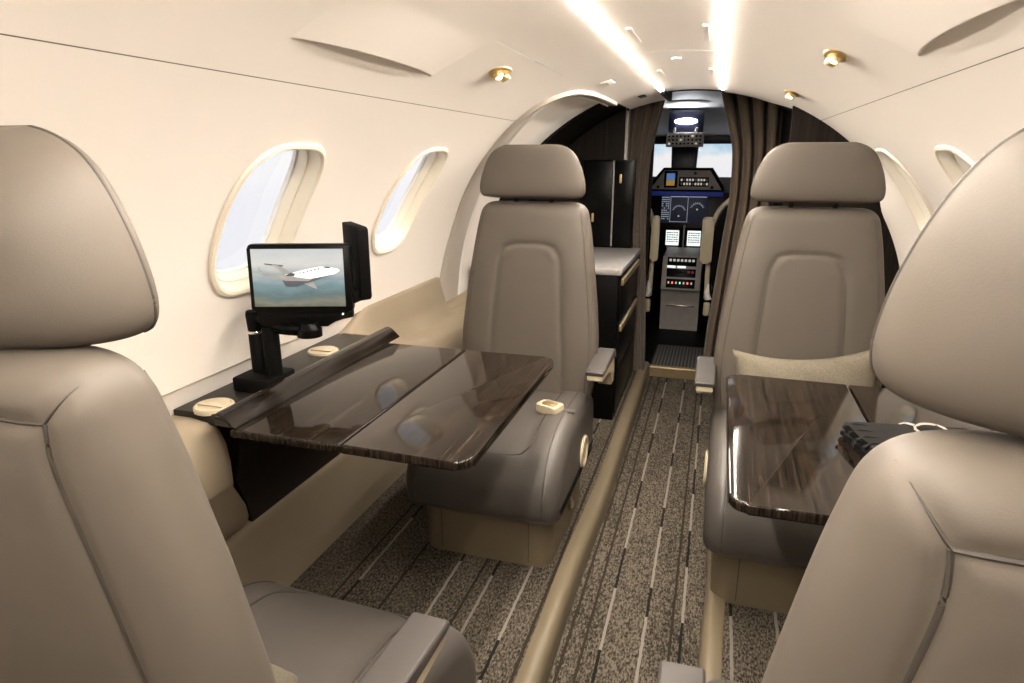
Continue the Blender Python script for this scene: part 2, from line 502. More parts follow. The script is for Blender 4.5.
def sweep_frame(prof):
    bm = B(); rows = []; n = len(pth)
    for i, (y, th, _) in enumerate(pth):
        y2, t2, _ = pth[min(i + 1, n - 1)]; y1, t1, _ = pth[max(i - 1, 0)]
        dy, ds = y2 - y1, math.radians(t2 - t1) * RR
        L = math.hypot(dy, ds) or 1
        ny, ns = ds / L, -dy / L
        w = interp(DW, th) if y < 2.5 or th > 112 else .040
        rows.append([bm.verts.new(cyl(y + ny * f * w, th + math.degrees(ns * f * w / RR), RR + d)) for f, d in prof])
    for a, b in zip(rows, rows[1:]):
        for k in range(len(prof) - 1): bm.faces.new((a[k], a[k + 1], b[k + 1], b[k]))
    return bm
bm = B()
grid(bm, lambda u, v: cyl(2.02 + (2.875 - 2.02) * u, 107.0 + (184 - 107.0) * v, RR + .030), 16, 40)
dr = struct('door_1', bm, 'liner')
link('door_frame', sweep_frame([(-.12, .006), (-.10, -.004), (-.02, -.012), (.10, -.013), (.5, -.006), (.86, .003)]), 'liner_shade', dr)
link('frame_edge', sweep_frame([(.86, .003), (.90, -.003), (.96, -.003), (1.02, .003), (1.05, .032)]), 'offwhite', dr)
bm = B()
grid(bm, lambda u, v: cyl(2.70 + .18 * u - .06 * v, 111.8 + 30 * v, RR + (.025 if 0 < u < 1 else .031)), 6, 16)
link('door_panel', bm, 'offwhite', dr)

# ------------------------------------------------------------------ ceiling details
def grab_ledge(ya, yb, flip, label):
    bm = B(); A = (lambda t: 180 - t) if flip else (lambda t: t)
    def f(u, v):
        y = ya + (yb - ya) * u
        s = math.sin(PI * u) ** .6 if 0 < u < 1 else 0
        e = 118.3 - 1.25 * s
        tab_t = [(0, 106.5), (.62, e - .35), (.68, e - .12), (.72, e), (.76, e + .02), (.86, e + .25), (.94, 118.35), (1.0, 118.6)]
        tab_d = [(0, 0), (.2, -.0004), (.62, -.0085), (.68, -.0088), (.72, -.0080), (.76, -.005), (.86, .0035), (.94, .001), (1.0, .0005)]
        return cyl(y, A(interp(tab_t, v)), RR + interp(tab_d, v) * max(s, .0))
    grid(bm, f, 40, 30)
    tag(link('grab_ledge', bm, 'liner', ang=60), label, 'grab ledge', 'moulded grab ledges on the ceiling')
grab_ledge(.82, 1.28, False, 'cream moulded grab ledge on the ceiling above the left windows')
grab_ledge(.82, 1.26, True, 'cream moulded grab ledge on the ceiling above the right seats')

def on_ceiling(y, deg, d=0):
    """frame with local z pointing into the cabin, local x along the cabin"""
    a = math.radians(deg)
    zz = Vector((-math.cos(a), 0, -math.sin(a))); xx = Vector((0, 1, 0)); yy = zz.cross(xx)
    m = Matrix((xx, yy, zz)).transposed().to_4x4(); m.translation = cyl(y, deg, RR - d); return m

def gasper(y, deg, label):
    m = on_ceiling(y, deg)
    t = thing('air_outlet', label, 'air outlet and reading light', tuple(m.translation), 0, 'gold reading lights and air outlets')
    inv = Matrix.Translation(-m.translation)
    q = inv @ m
    bm = B(); lathe(bm, [(.030, -.004), (.031, .001), (.029, .004), (.024, .006), (.018, .004), (.0, .003)], q, 28, 1.75, .80)
    link('bezel', bm, 'gold', t)
    for k, dx in enumerate((-.024, .022)):
        bm = B(); lathe(bm, [(.011, .002), (.0125, .007), (.0115, .015), (.010, .018), (.007, .018), (.0055, .012), (.0, .012)], q @ Matrix.Translation((dx, 0, 0)) @ Matrix.Rotation(.25 * (1 if k else -1), 4, 'Y'), 20)
        nz = link('nozzle', bm, 'gold', t)
    bm = B(); lathe(bm, [(.0070, .010), (.0070, .0165), (.0045, .0185), (.0, .019)], q @ Matrix.Translation((-.024, 0, 0)) @ Matrix.Rotation(-.25, 4, 'Y'), 16)
    link('lamp_lens', bm, 'lamp', t)
    l = bpy.data.lights.new('reading_spot', 'SPOT'); l.energy = 2.5; l.color = (1, .86, .66); l.spot_size = 1.5; l.spot_blend = .8; l.shadow_soft_size = .012
    o = bpy.data.objects.new('reading_spot', l); C.objects.link(o); o.parent = t
    o.matrix_local = q @ Matrix.Translation((-.026, 0, .034)) @ Matrix.Rotation(PI, 4, 'X')
gasper(1.52, 113.6, 'gold reading light and air outlet on the ceiling left of the light strip')
gasper(1.53, 67.8, 'gold reading light on the ceiling right, nearest above the far right seat')
gasper(2.39, 68.0, 'small gold reading light on the ceiling right, just before the wooden bulkhead')

m_ = on_ceiling(2.25, 105.2)
bm = B(); prism(bm, rrect(-.045, .045, -.02, .02, .01), 'z', -.004, .003, .001); bmesh.ops.transform(bm, matrix=m_, verts=bm.verts)
sp_ = tag(link('sensor_plate', bm, 'liner'), 'small cream plate with dark dots on the ceiling beside the arched door', 'ceiling plate')
for dx in (-.022, 0, .022):
    bm = B(); lathe(bm, [(.005, .002), (.005, .004), (0, .004)], m_ @ Matrix.Translation((dx, 0, 0)), 12); link('sensor_dot', bm, 'brass', sp_)
m_ = on_ceiling(2.90, 102.5)
bm = B(); prism(bm, rrect(-.045, .045, -.014, .014, .006), 'z', -.004, .003, .001); bmesh.ops.transform(bm, matrix=m_, verts=bm.verts)
tag(link('ceiling_slot', bm, 'black'), 'small black slot in the ceiling before the left curtain', 'ceiling slot')
m_ = on_ceiling(1.97, 90)
bm = B(); lathe(bm, [(.013, -.004), (.013, .004), (.010, .006), (0, .006)], m_, 24)
tag(link('ceiling_button', bm, 'offwhite'), 'round white button on the centre ceiling panel', 'ceiling button')
for y, w_ in ((1.56, .09), (2.25, .07)):
    for dg in (84.4, 94.2):
        m_ = on_ceiling(y, dg)
        bm = B(); prism(bm, rrect(-w_, w_, -.006, .006, .004), 'z', .003, .0065, .001); bmesh.ops.transform(bm, matrix=m_, verts=bm.verts)
        sd = 'right' if dg < 90 else 'left'
        nf = 'nearer' if y < 2 else 'farther'
        tag(link('ceiling_latch', bm, 'liner'), f'slim cream latch strip on the centre ceiling panel, {nf} {sd} one', 'ceiling latch', 'latch strips on the ceiling panel')

# ------------------------------------------------------------------ floors, sills, sidewalls
FY = -.95
bm = B(); box(bm, -1.07, -.345, FY, 3.66, -.05, 0)
fl_ = struct('floor', bm, 'carpet_left')
bm = B(); box(bm, -.315, .075, FY, 3.68, -.13, -.08)
struct('floor_aisle', bm, 'carpet_aisle')
bm = B(); box(bm, .082, .80, FY, 2.72, -.05, 0)
struct('floor_right', bm, 'carpet_right')
bm = B(); box(bm, .0755, .30, 2.721, 3.654, -.13, -.06); struct('floor_vestibule', bm, 'blackm')
def sill(name, pts, flip):
    bm = B()
    tab = [(y, x) for x, y in pts]; ys = [pts[0][1] + (pts[-1][1] - pts[0][1]) * i / 80 for i in range(81)]
    ctr = [Vector((interp(tab, y - .12) * .25 + interp(tab, y) * .5 + interp(tab, y + .12) * .25, y, 0)) for y in ys]
    prof = [(-.001, -.02), (-.001, .004), (.003, .007), (.028, .007), (.040, .004), (.047, -.004), (.051, -.018), (.051, -.09)]
    rows = []
    for p in ctr: rows.append([bm.verts.new((p.x + (-s if flip else s), p.y, d)) for s, d in prof])
    for a, b in zip(rows, rows[1:]):
        for k in range(len(prof) - 1): bm.faces.new((a[k], a[k + 1], b[k + 1], b[k]))
    return struct(name, bm, 'sill')
sill('trim_1', [(-.352, FY), (-.350, 1.0), (-.352, 1.45), (-.356, 1.6), (-.350, 1.8), (-.342, 2.1), (-.346, 2.6), (-.352, 3.66)], False)
sill('trim_2', [(.094, FY), (.094, 1.2), (.096, 1.45), (.108, 1.62), (.112, 1.8), (.104, 2.1), (.096, 2.72)], True)

# left lower rail and the shell behind the ledge
def extrude_y(bm, prof, y0, y1, ny=2, fn=None):
    rows = []
    for j in range(ny):
        t = j / (ny - 1)
        rows.append([bm.verts.new(((x, y0 + (y1 - y0) * t, z) if fn is None else fn(x, z, t))) for x, z in prof])
    for a, b in zip(rows, rows[1:]):
        for k in range(len(prof) - 1): bm.faces.new((a[k], a[k + 1], b[k + 1], b[k]))
    return bm
RAIL = [(-1.052, -.02), (-1.046, .10), (-1.036, .245), (-1.034, .262), (-1.038, .274), (-1.046, .281), (-1.075, .290), (-1.13, .30)]
bm = extrude_y(B(), RAIL, FY, 2.66); struct('baseboard_left', bm, 'beige')
bm = extrude_y(B(), [(-2 * .14 * -1 * -1 - x, z) for x, z in RAIL], FY, 2.72); struct('baseboard_right', bm, 'beige')
# strip between wall liner and ledge
pL = [(-1.0215, .693), (-1.028, .690), (-1.033, .684), (-1.040, .62), (-1.10, .50), (-1.13, .28)]
bm = extrude_y(B(), pL, FY, 2.36); struct('trim_3', bm, 'liner')
bm = extrude_y(B(), [(-.28 - x, z) for x, z in pL], FY, 2.72); struct('trim_4', bm, 'liner')

# side ledges (wood) with their dark lower panels
def ledge(sx, label, y0, y1):
    t = thing('side_ledge', label, 'side ledge', (CX + sx * -.82, (y0 + y1) / 2, .63))
    L = Matrix.Translation(-Vector(t.location))
    X = lambda x: CX + sx * (x - CX)
    bm = B(); a, b = sorted((X(-1.035), X(-.872)))
    prism(bm, [(a, y0), (b, y0), (b, y1), (a, y1)], 'z', .624, .65, .003, 2)
    bmesh.ops.transform(bm, matrix=L, verts=bm.verts); link('ledge_top', bm, 'wood_ledge', t)
    bm = B()
    poly = [(X(-.890), .624), (X(-.885), .60), (X(-.915), .50), (X(-.975), .38), (X(-1.036), .279), (X(-1.08), .279), (X(-1.08), .624)]
    prism(bm, poly, 'y', 0, y1, 0)
    for v in bm.verts:
        if v.co.y < .5: v.co.y = 1.0 + max(0, .5 - v.co.z) / .22 * .17
    bmesh.ops.transform(bm, matrix=L, verts=bm.verts); link('lower_panel', bm, 'wood_matt', t)
    return t
ledge(1, 'dark wood side ledge under the left windows, carrying the monitor', .984, 1.615)
ledge(-1, 'dark wood side ledge along the right wall beyond the right table', .984, 1.615)

def fairing(sx, label):
    """beige moulding that continues the ledge past the near seat"""
    X = lambda x: CX + sx * (x - CX)
    bm = B()
    prof = [(-1.036, .640), (-.985, .640), (-.945, .634), (-.922, .618), (-.910, .590), (-.905, .55), (-.905, .505), (-.909, .496), (-.918, .485), (-.95, .40), (-.99, .335), (-1.02, .300), (-1.040, .281), (-1.08, .278)]
    n = 24
    def fn(x, z, t):
        ye = .995 if z > .5 else .995 + (.5 - z) / .22 * .17
        yy = FY + (ye - FY) * t
        k = max(0, (t - .985) / .015)
        return (X(x) + sx * -.012 * k, yy, z - .006 * k)
    ts = [0, .3, .6, .8, .9, .95, .985, .992, .997, 1.0]
    rows = [[bm.verts.new(fn(x, z, t)) for x, z in prof] for t in ts]
    for a, b in zip(rows, rows[1:]):
        for k in range(len(prof) - 1): bm.faces.new((a[k], a[k + 1], b[k + 1], b[k]))
    tag(link('side_console', bm, 'beige'), label, 'side console', 'beige mouldings along the walls')
fairing(1, 'beige moulded side console beside the near left seat, below the wall')
fairing(-1, 'beige moulded side console between the near right seat and the right wall')

def far_armrest(sx, label, yend):
    X = lambda x: CX + sx * (x - CX)
    bm = B()
    rows = []
    for j in range(40):
        t = j / 39; y = 1.60 + (yend - 1.60) * t
        up = min(1, t / .16); up = up * up * (3 - 2 * up)
        zt = .648 + .052 * up
        zi = .64 - .095 * min(1, max(0, (t) / .35)) ** .8
        dn = min(1, max(0, (y - 2.30) / .07)); dn = dn * dn * (3 - 2 * dn); zt = zt + (zi + .03 - zt) * dn
        pr = [(-1.035, zt), (-1.022, zt + .003), (-1.012, zt - .012), (-1.0, zt - .5 * (zt - zi) - .01), (-.985, zi + .012), (-.955, zi + .002), (-.925, zi), (-.905, zi - .008), (-.893, zi - .03), (-.895, zi - .09), (-.92, zi - .15), (-.98, .36), (-1.04, .281), (-1.08, .279)]
        rows.append([bm.verts.new((X(x), y, z)) for x, z in pr])
    for a, b in zip(rows, rows[1:]):
        for k in range(len(rows[0]) - 1): bm.faces.new((a[k], a[k + 1], b[k + 1], b[k]))
    bm.faces.new(rows[0]); bm.faces.new(rows[-1])
    tag(link('side_console', bm, 'beige', ang=70), label, 'side console', 'beige mouldings along the walls')
far_armrest(1, 'long beige side console by the wall beside the far left seat', 2.66)
far_armrest(-1, 'long beige side console by the wall beside the far right seat', 2.70)

def cup(x, y, z, label):
    t = thing('cup_holder', label, 'cup holder', (x, y, z), 0, 'round cream cup holder lids')
    bm = B(); lathe(bm, [(.040, -.004), (.040, .004), (.038, .0065), (.034, .0065), (.0325, .005), (.0, .0048)], None, 36); link('rim', bm, 'cream', t)
    bm = B(); prism(bm, [(-.031, -.012), (.031, -.012), (.033, 0), (.03, .014), (.016, .028), (0, .032), (-.016, .028), (-.03, .014), (-.033, 0)], 'z', .0055, .0085, .001, 2); link('lid', bm, 'cream', t)
    return t
cup(-.962, 1.018, .65, 'cream cup holder lid on the left ledge, nearest the camera beside the table')
cup(-.968, 1.428, .65, 'cream cup holder lid on the left ledge beyond the monitor')
cup(-.955, .855, .642, 'cream cup holder lid on the beige side console by the near left seat')

# ------------------------------------------------------------------ folding tables
def table(sx, label, xs, grp):
    x_wall, x_split, x_edge = xs
    t = thing('folding_table', label, 'table', ((x_wall + x_edge) / 2, 1.24, .65), 0, grp)
    L = Matrix.Translation(-Vector(t.location))
    y0, y1 = .932, 1.562
    def leaf(name, xa, xb, corners):
        a, b = sorted((xa, xb)); bm = B()
        r = .03; pts = []
        rr = rrect(a, b, y0, y1, r, 8)
        if not corners:
            rr = [(a, y0), (b, y0), (b, y1), (a, y1)]
        else:
            # round only the aisle side corners
            out = []
            for (x, y) in rr:
                inner = (x < (a + b) / 2) if xb > xa else (x > (a + b) / 2)
                out.append((x, y))
            cxs = a if xb > xa else b
            keep = [(x, y) for x, y in out if abs(x - cxs) > r + 1e-6]
            keep2 = []
            if xb > xa: keep2 = [(a, y0)] + [p for p in sorted([q for q in keep if q[1] < 1.24], key=lambda q: q[0])] + [p for p in sorted([q for q in keep if q[1] > 1.24], key=lambda q: -q[0])] + [(a, y1)]
            else: keep2 = [(b, y1)] + [p for p in sorted([q for q in keep if q[1] > 1.24], key=lambda q: -q[0])] + [p for p in sorted([q for q in keep if q[1] < 1.24], key=lambda q: q[0])] + [(b, y0)]
            rr = keep2
        prism(bm, rr, 'z', .632, .650, .005, 3)
        bmesh.ops.transform(bm, matrix=L, verts=bm.verts); return link(name, bm, 'wood', t)
    s = 1 if x_edge > x_wall else -1
    leaf('inner_leaf', x_wall, x_split - s * .0015, False)
    leaf('outer_leaf', x_split + s * .0015, x_edge, True)
    # upright hinge rail between table and ledge
    bm = B()
    xr = x_wall - s * .016
    pr = [(xr - s * .022, .6505), (xr - s * .023, .668), (xr - s * .017, .677), (xr - s * .008, .679), (xr + s * .003, .674), (xr + s * .016, .660), (xr + s * .026, .652), (xr + s * .026, .6505)]
    if s < 0: pr = pr[::-1]
    prism(bm, pr, 'y', .935, 1.625, .004, 2)
    bmesh.ops.transform(bm, matrix=L, verts=bm.verts); link('hinge_rail', bm, 'wood_rail', t)
    bm = B(); a, b = sorted((x_wall - s * .03, x_edge - s * .12))
    box(bm, a, b, 1.22, 1.28, .606, .632, .004)
    bmesh.ops.transform(bm, matrix=L, verts=bm.verts); link('support_arm', bm, 'blackm', t)
    return t
table(1, 'glossy dark wood folding table on the left, in front of the monitor', (-.852, -.615, -.366), 'folding tables')
table(-1, 'glossy dark wood folding table on the right, with a black pouch on it', (.560, .317, .052), 'folding tables')

# ------------------------------------------------------------------ seats
ZB0, ZB1 = .33, 1.006
WT = [(.33, .205), (.36, .220), (.45, .234), (.55, .237), (.65, .229), (.75, .217), (.85, .203), (.92, .192), (.97, .182), (1.012, .177)]
def b_cap(z):
    """rounding of the ends of the backrest"""
    f = 1.0
    if z > .955: u = (z - .955) / (ZB1 - .955); f = (max(0, 1 - u ** 2.6)) ** (1 / 2.6)
    if z < .37: u = (.37 - z) / .04; f = (max(0, 1 - u ** 2.5)) ** (1 / 2.5)
    return f
def b_center(z): return -.218 - (z - .4) * .115 - .03 * max(0, z - .8)
def b_w(z):
    base = sinterp(WT, z)
    return base - .055 * (1 - b_cap(z))
def b_tf(z): return .045 * b_cap(z)
def b_tr(z): return .060 * b_cap(z) * (1 + .25 * math.sin(PI * min(1, max(0, (z - .4) / .6))))
def seg_d(px, pz, pl):
    best = 9
    for (ax, az), (bx, bz) in zip(pl, pl[1:]):
        dx, dz = bx - ax, bz - az; l2 = dx * dx + dz * dz
        t = max(0, min(1, ((px - ax) * dx + (pz - az) * dz) / l2)) if l2 else 0
        d = math.hypot(px - ax - dx * t, pz - az - dz * t)
        if d < best: best = d
    return best
INSET = [(-.128, .40), (-.122, .55), (-.112, .70), (-.104, .80), (-.098, .835), (-.082, .862), (-.055, .872), (0, .875), (.055, .872), (.082, .862), (.098, .835), (.104, .80), (.112, .70), (.122, .55), (.128, .40)]
RS = [(.147, .962), (.146, .93), (.153, .87), (.163, .79), (.173, .70), (.178, .58), (.178, .40)]
def n_f(z): return 3.4
def back_y(x, z, front):
    w = b_w(z); q = min(1, abs(x) / w)
    s = max(0, 1 - q ** 3.4) ** (1 / 3.4)
    if front:
        d = seg_d(x, z, INSET)
        inside = abs(x) < interp([(.40, .128), (.70, .112), (.80, .104), (.875, .03)], z) and z < .872
        g = -.0045 * math.exp(-(d / .007) ** 2) + (.003 if not inside else 0.0) * (1 - math.exp(-(d / .02) ** 2))
        # side bolsters roll forward a little
        g += .010 * max(0, (abs(x) - .10) / .13) ** 1.6 * (1 if z < .9 else max(0, 1 - (z - .9) / .1)) * s
        return b_center(z) + b_tf(z) * s + g * s
    d = min(seg_d(x, z, [(.168, .992), (.147, .962), (.08, .966), (0, .968), (-.08, .966), (-.147, .962), (-.168, .992)]), seg_d(abs(x), z, RS))
    g = .005 * math.exp(-(d / .008) ** 2)
    cen = 0.010 * max(0, 1 - (abs(x) / .155) ** 2) * min(1, max(0, (.97 - z) / .05))
    return b_center(z) - b_tr(z) * s + g * s - cen * s

def backrest_bm():
    bm = B(); nz, nc = 120, 168
    rows = []
    for j in range(nz):
        u = j / (nz - 1)
        # denser rows near the ends
        z = ZB0 + (ZB1 - ZB0) * (.5 - .5 * math.cos(PI * u)) * 1.0 if False else ZB0 + (ZB1 - ZB0) * (u + .06 * -math.sin(2 * PI * u))
        z = min(max(z, ZB0 + 5e-4), ZB1 - 5e-4)
        w = b_w(z); row = []
        for k in range(nc):
            t = 2 * PI * k / nc
            c = math.cos(t); x = w * math.copysign(abs(c) ** .62, c)
            row.append(bm.verts.new((x, back_y(x, z, math.sin(t) >= 0), z)))
        rows.append(row)
    for a, b in zip(rows, rows[1:]):
        for k in range(nc): bm.faces.new((a[k], a[(k + 1) % nc], b[(k + 1) % nc], b[k]))
    bm.faces.new(rows[0]); bm.faces.new(rows[-1])
    return bm

HZ0, HZ1 = 1.016, 1.178
HW = [(1.016, .158), (1.022, .169), (1.032, .1745), (1.05, .1755), (1.08, .170), (1.11, .160), (1.135, .148), (1.155, .133), (1.167, .116), (1.174, .098), (1.178, .080)]
def h_cap(z):
    u = (z - (HZ0 + HZ1) / 2) / ((HZ1 - HZ0) / 2)
    return max(0, 1 - abs(u) ** 3.2) ** (1 / 2.4)
def h_y0(z): return -.256 - (z - 1.1) * .05
def headrest_bm():
    bm = B(); nz, nc = 64, 96; rows = []
    for j in range(nz):
        u = -math.cos(PI * j / (nz - 1)); z = (HZ0 + HZ1) / 2 + u * (HZ1 - HZ0) / 2
        w = sinterp(HW, z); cp = h_cap(z); row = []
        for k in range(nc):
            t = 2 * PI * k / nc; c, s = math.cos(t), math.sin(t)
            x = w * math.copysign(abs(c) ** .72, c); q = abs(x) / w
            if s >= 0: y = h_y0(z) + (.004 + .018 * cp) * max(0, 1 - q ** 4) ** (1 / 3)
            else: y = h_y0(z) - (.008 + .075 * cp) * max(0, 1 - q ** 2.4) ** (1 / 2.1)
            dep = min(1, max(0, (h_y0(z) - y) / .083))
            row.append(bm.verts.new((x, y, z - dep * (.030 + .002 * u))))
        rows.append(row)
    for a, b in zip(rows, rows[1:]):
        for k in range(nc): bm.faces.new((a[k], a[(k + 1) % nc], b[(k + 1) % nc], b[k]))
    bm.faces.new(rows[0]); bm.faces.new(rows[-1])
    return bm

# cushion: side profile in (y, z), extruded across with rolled ends
CP = cr([(-.26, .19, 0), (-.265, .30, 0), (-.24, .385, 0), (-.15, .402, 0), (0, .408, 0), (.10, .404, 0), (.18, .385, 0), (.245, .345, 0), (.285, .285, 0), (.298, .225, 0), (.290, .185, 0), (.265, .168, 0), (.10, .165, 0), (-.10, .168, 0), (-.24, .170, 0)], 6, True)
def cush_in(d):
    """profile offset inward by d"""
    n = len(CP); out = []
    for i, p in enumerate(CP):
        t = (CP[(i + 1) % n] - CP[i - 1]).normalized(); nrm = Vector((t.y, -t.x, 0))
        out.append(p + nrm * d)
    return out
def cushion_bm():
    bm = B(); W, r = .232, .045; st = []
    for k in range(9):
        a = PI / 2 * k / 8; st.append((-(W - r + r * math.cos(a)), r * (1 - math.sin(a))))
    xs = [(-(W - r) + 2 * (W - r) * k / 40, 0) for k in range(1, 40)]
    allr = st + xs + [(-x, d) for x, d in st[::-1]]
    rows = []
    for x, d in allr:
        row = []
        for p in cush_in(d):
            y, z = p.x, p.y
            if z > .30:
                # flat central panel with a seam on each side and softly raised bolsters
                f = min(1, (z - .30) / .08)
                ins = .5 * (1 + math.tanh((.135 - abs(x)) / .012)) * .5 * (1 + math.tanh((.235 - y) / .015))
                z -= .012 * ins * f
            row.append(bm.verts.new((x, y, z)))
        rows.append(row)
    n = len(rows[0])
    for a, b in zip(rows, rows[1:]):
        for k in range(n): bm.faces.new((a[k], a[(k + 1) % n], b[(k + 1) % n], b[k]))
    bm.faces.new(rows[0]); bm.faces.new(rows[-1])
    return bm
def cush_top(x, y):
    best = None
    for p, q in zip(CP, CP[1:] + CP[:1]):
        lo, hi = sorted((p.x, q.x))
        if lo <= y <= hi and hi > lo:
            z = p.y + (q.y - p.y) * (y - p.x) / (q.x - p.x)
            best = z if best is None else max(best, z)
    return best if best is not None else .3

def arm_bm(s):
    """cream arm body: shelf with a leg curving down at the back; s = side sign"""
    bm = B(); x0, x1 = sorted((s * .232, s * .286))
    poly = [(.0, .468), (.012, .474), (.014, .492), (-.20, .497), (-.235, .485), (-.245, .44), (-.24, .392), (-.20, .392), (-.185, .43), (-.165, .452), (-.12, .460)]
    prism(bm, poly, 'x', x0 + .003, x1 - .003, .004, 2); return bm
def armpad_bm(s):
    bm = B(); x0, x1 = sorted((s * .230, s * .288))
    poly = [(.016, .490), (.018, .500), (.010, .508), (-.19, .516), (-.225, .512), (-.243, .497), (-.248, .470), (-.238, .470), (-.232, .488), (-.20, .494)]
    prism(bm, poly, 'x', x0, x1, .005, 3); return bm

def ring_bm(x, y, z, r, s):
    bm = B()
    q = Matrix.Translation((x, y, z)) @ Matrix.Rotation(s * PI / 2, 4, 'Y')
    lathe(bm, [(r, -.004), (r, .006), (r * .93, .010), (r * .78, .010), (r * .70, .005), (r * .66, .004), (r * .6, .007), (r * .3, .008), (0, .008)], q, 36)
    return bm

def make_seat(side, label):
    t = thing('cabin_seat', label, 'seat', (0, 0, 0), 0, 'leather cabin seats')
    bm = B(); prism(bm, rrect(-.200, .200, -.24, .235, .055, 10), 'z', 0, .172, .010, 3)
    bs = link('base', bm, 'basecream', t)
    for sx in (-1, 1): bm = B(); tube(bm, [(sx * .135, .2352, z) for z in (.012, .09, .160)], .0012, 6); link('seam', bm, 'piping', bs)
    cu = link('seat_cushion', cushion_bm(), 'leather_grey', t, ang=60)
    bm = B(); pts = [(-.135, y, 0) for y in (-.16, -.05, .06, .14, .19)] + [(-.118, .222, 0), (-.09, .236, 0), (0, .240, 0), (.09, .236, 0), (.118, .222, 0)] + [(.135, y, 0) for y in (.19, .14, .06, -.05, -.16)]
    P = [Vector((p.x, p.y, cush_top(p.x, p.y) - .0052)) for p in cr(pts, 5)]
    tube(bm, P, .0024, 6)
    link('seam', bm, 'piping', cu)
    for sx in (-1, 1):
        bm = B(); tube(bm, [Vector((sx * .188, p.x, p.y)) for p in CP if p.y > .19 and p.x > -.2], .0015, 6); link('side_seam', bm, 'piping', cu)
    bk = link('backrest', backrest_bm(), 'leather', t, ang=70)
    bm = B()
    tube(bm, [(p.x, back_y(p.x, p.y, True) - .0004, p.y) for p in cr([(x, z, 0) for x, z in INSET], 8)], .0014, 6)
    link('front_seam', bm, 'piping', bk)
    for sx in (-1, 1):
        bm = B(); zs = [.36 + .62 * i / 40 for i in range(41)]
        tube(bm, [(sx * .90 * b_w(z), back_y(.90 * b_w(z), z, True) - .0004, z) for z in zs], .0013, 6); link('front_seam', bm, 'piping', bk)
    bm = B()
    top = [(.197, .955), (.168, .992), (.147, .962), (.08, .966), (0, .968), (-.08, .966), (-.147, .962), (-.168, .992), (-.197, .955)]
    tube(bm, [(p.x, back_y(p.x, p.y, False) - .0002, p.y) for p in resample([(x, z, 0) for x, z in top[1:-1]], 60)], [.0019 * min(1, .15 + min(i, 59 - i) / 9) for i in range(60)], 6)
    link('rear_seam', bm, 'piping', bk)
    for sx in (-1, 1):
        bm = B(); tube(bm, [(sx * p.x, back_y(p.x, p.y, False) - .0002, p.y) for p in cr([(x, z, 0) for x, z in RS], 8)], .0019, 6); link('rear_seam', bm, 'piping', bk)
    hd = link('headrest', headrest_bm(), 'leather', t, ang=70)
    bm = B(); out = []
    for j in range(48):
        u = -math.cos(PI * j / 47); z = (HZ0 + HZ1) / 2 + u * (HZ1 - HZ0) / 2 * .985
        out.append((sinterp(HW, z) - .0004, h_y0(z) + .001, z))
    pl = out + [(-x, y, z) for x, y, z in out[::-1]]
    tube(bm, pl, .0015, 6, True)
    link('piping', bm, 'piping', hd)
    for sx in (-.06, .06):
        bm = B(); tube(bm, [(sx, -.285, .98), (sx, -.28, 1.03)], .007, 10); link('headrest_post', bm, 'blackm', t)
    ar = link('armrest', arm_bm(side), 'cream', t); ar['label'] = 'cream plastic armrest'
    link('arm_pad', armpad_bm(side), 'arm_pad', ar)
    link('recline_knob', ring_bm(side * .229, -.06, .245, .052, side), 'cream', t)['label'] = 'round cream recline ring'
    link('base_knob', ring_bm(side * .199, -.03, .075, .024, side), 'basecream', t)
    return t

def seat_place(t, x, y, rz, arm_dy, label, arm_dx=0, head_dz=0):
    t.location = (x, y, 0); t.rotation_euler = (0, 0, rz); t['label'] = label
    for ch in t.children:
        if ch.name.startswith('headrest') and 'post' not in ch.name: ch.location.z += head_dz
        if ch.name.startswith('armrest'): ch.location.y += arm_dy; ch.location.z += .010; ch.location.x += arm_dx
A1 = make_seat(1, 'tmp'); A2 = make_seat(-1, 'tmp')
D1 = copy_tree(A1); D2 = copy_tree(A2)
seat_place(A1, -.592, .658, -.03, .055, 'taupe leather seat at lower left, seen from behind, nearest the monitor wall', -.014, -.005)
seat_place(A2, .265, .673, .02, .05, 'taupe leather seat at lower right, seen from behind, headrest cut by the picture edge')
seat_place(D2, -.578, 1.82, PI, -.075, 'grey taupe leather seat facing the camera behind the left table', 0, .007)
seat_place(D1, .265, 1.82, PI, -.075, 'grey taupe leather seat facing the camera behind the right table, holding a pillow', 0, .009)
# belt buckle lying on the far left seat
bm = B(); prism(bm, rrect(-.022, .022, -.030, .030, .008), 'z', 0, .020, .004, 3)
bmesh.ops.transform(bm, matrix=Matrix.Rotation(1.2, 4, 'Z'), verts=bm.verts)
bk_ = link('belt_buckle', bm, 'cream', D2); bk_.location = (-.140, .02, .400); bk_.scale = (1.25, 1.25, 1.25)
bk_['label'] = 'cream seat belt buckle on the cushion'
bm = B(); prism(bm, rrect(-.012, .012, -.018, .018, .004), 'z', .0195, .0225, .001, 2)
bmesh.ops.transform(bm, matrix=Matrix.Rotation(1.2, 4, 'Z'), verts=bm.verts); link('release_flap', bm, 'brass', bk_)
bm = B(); box(bm, -.062, -.020, -.014, .006, .004, .0075, .001); link('belt_strap', bm, 'leather_grey', bk_)

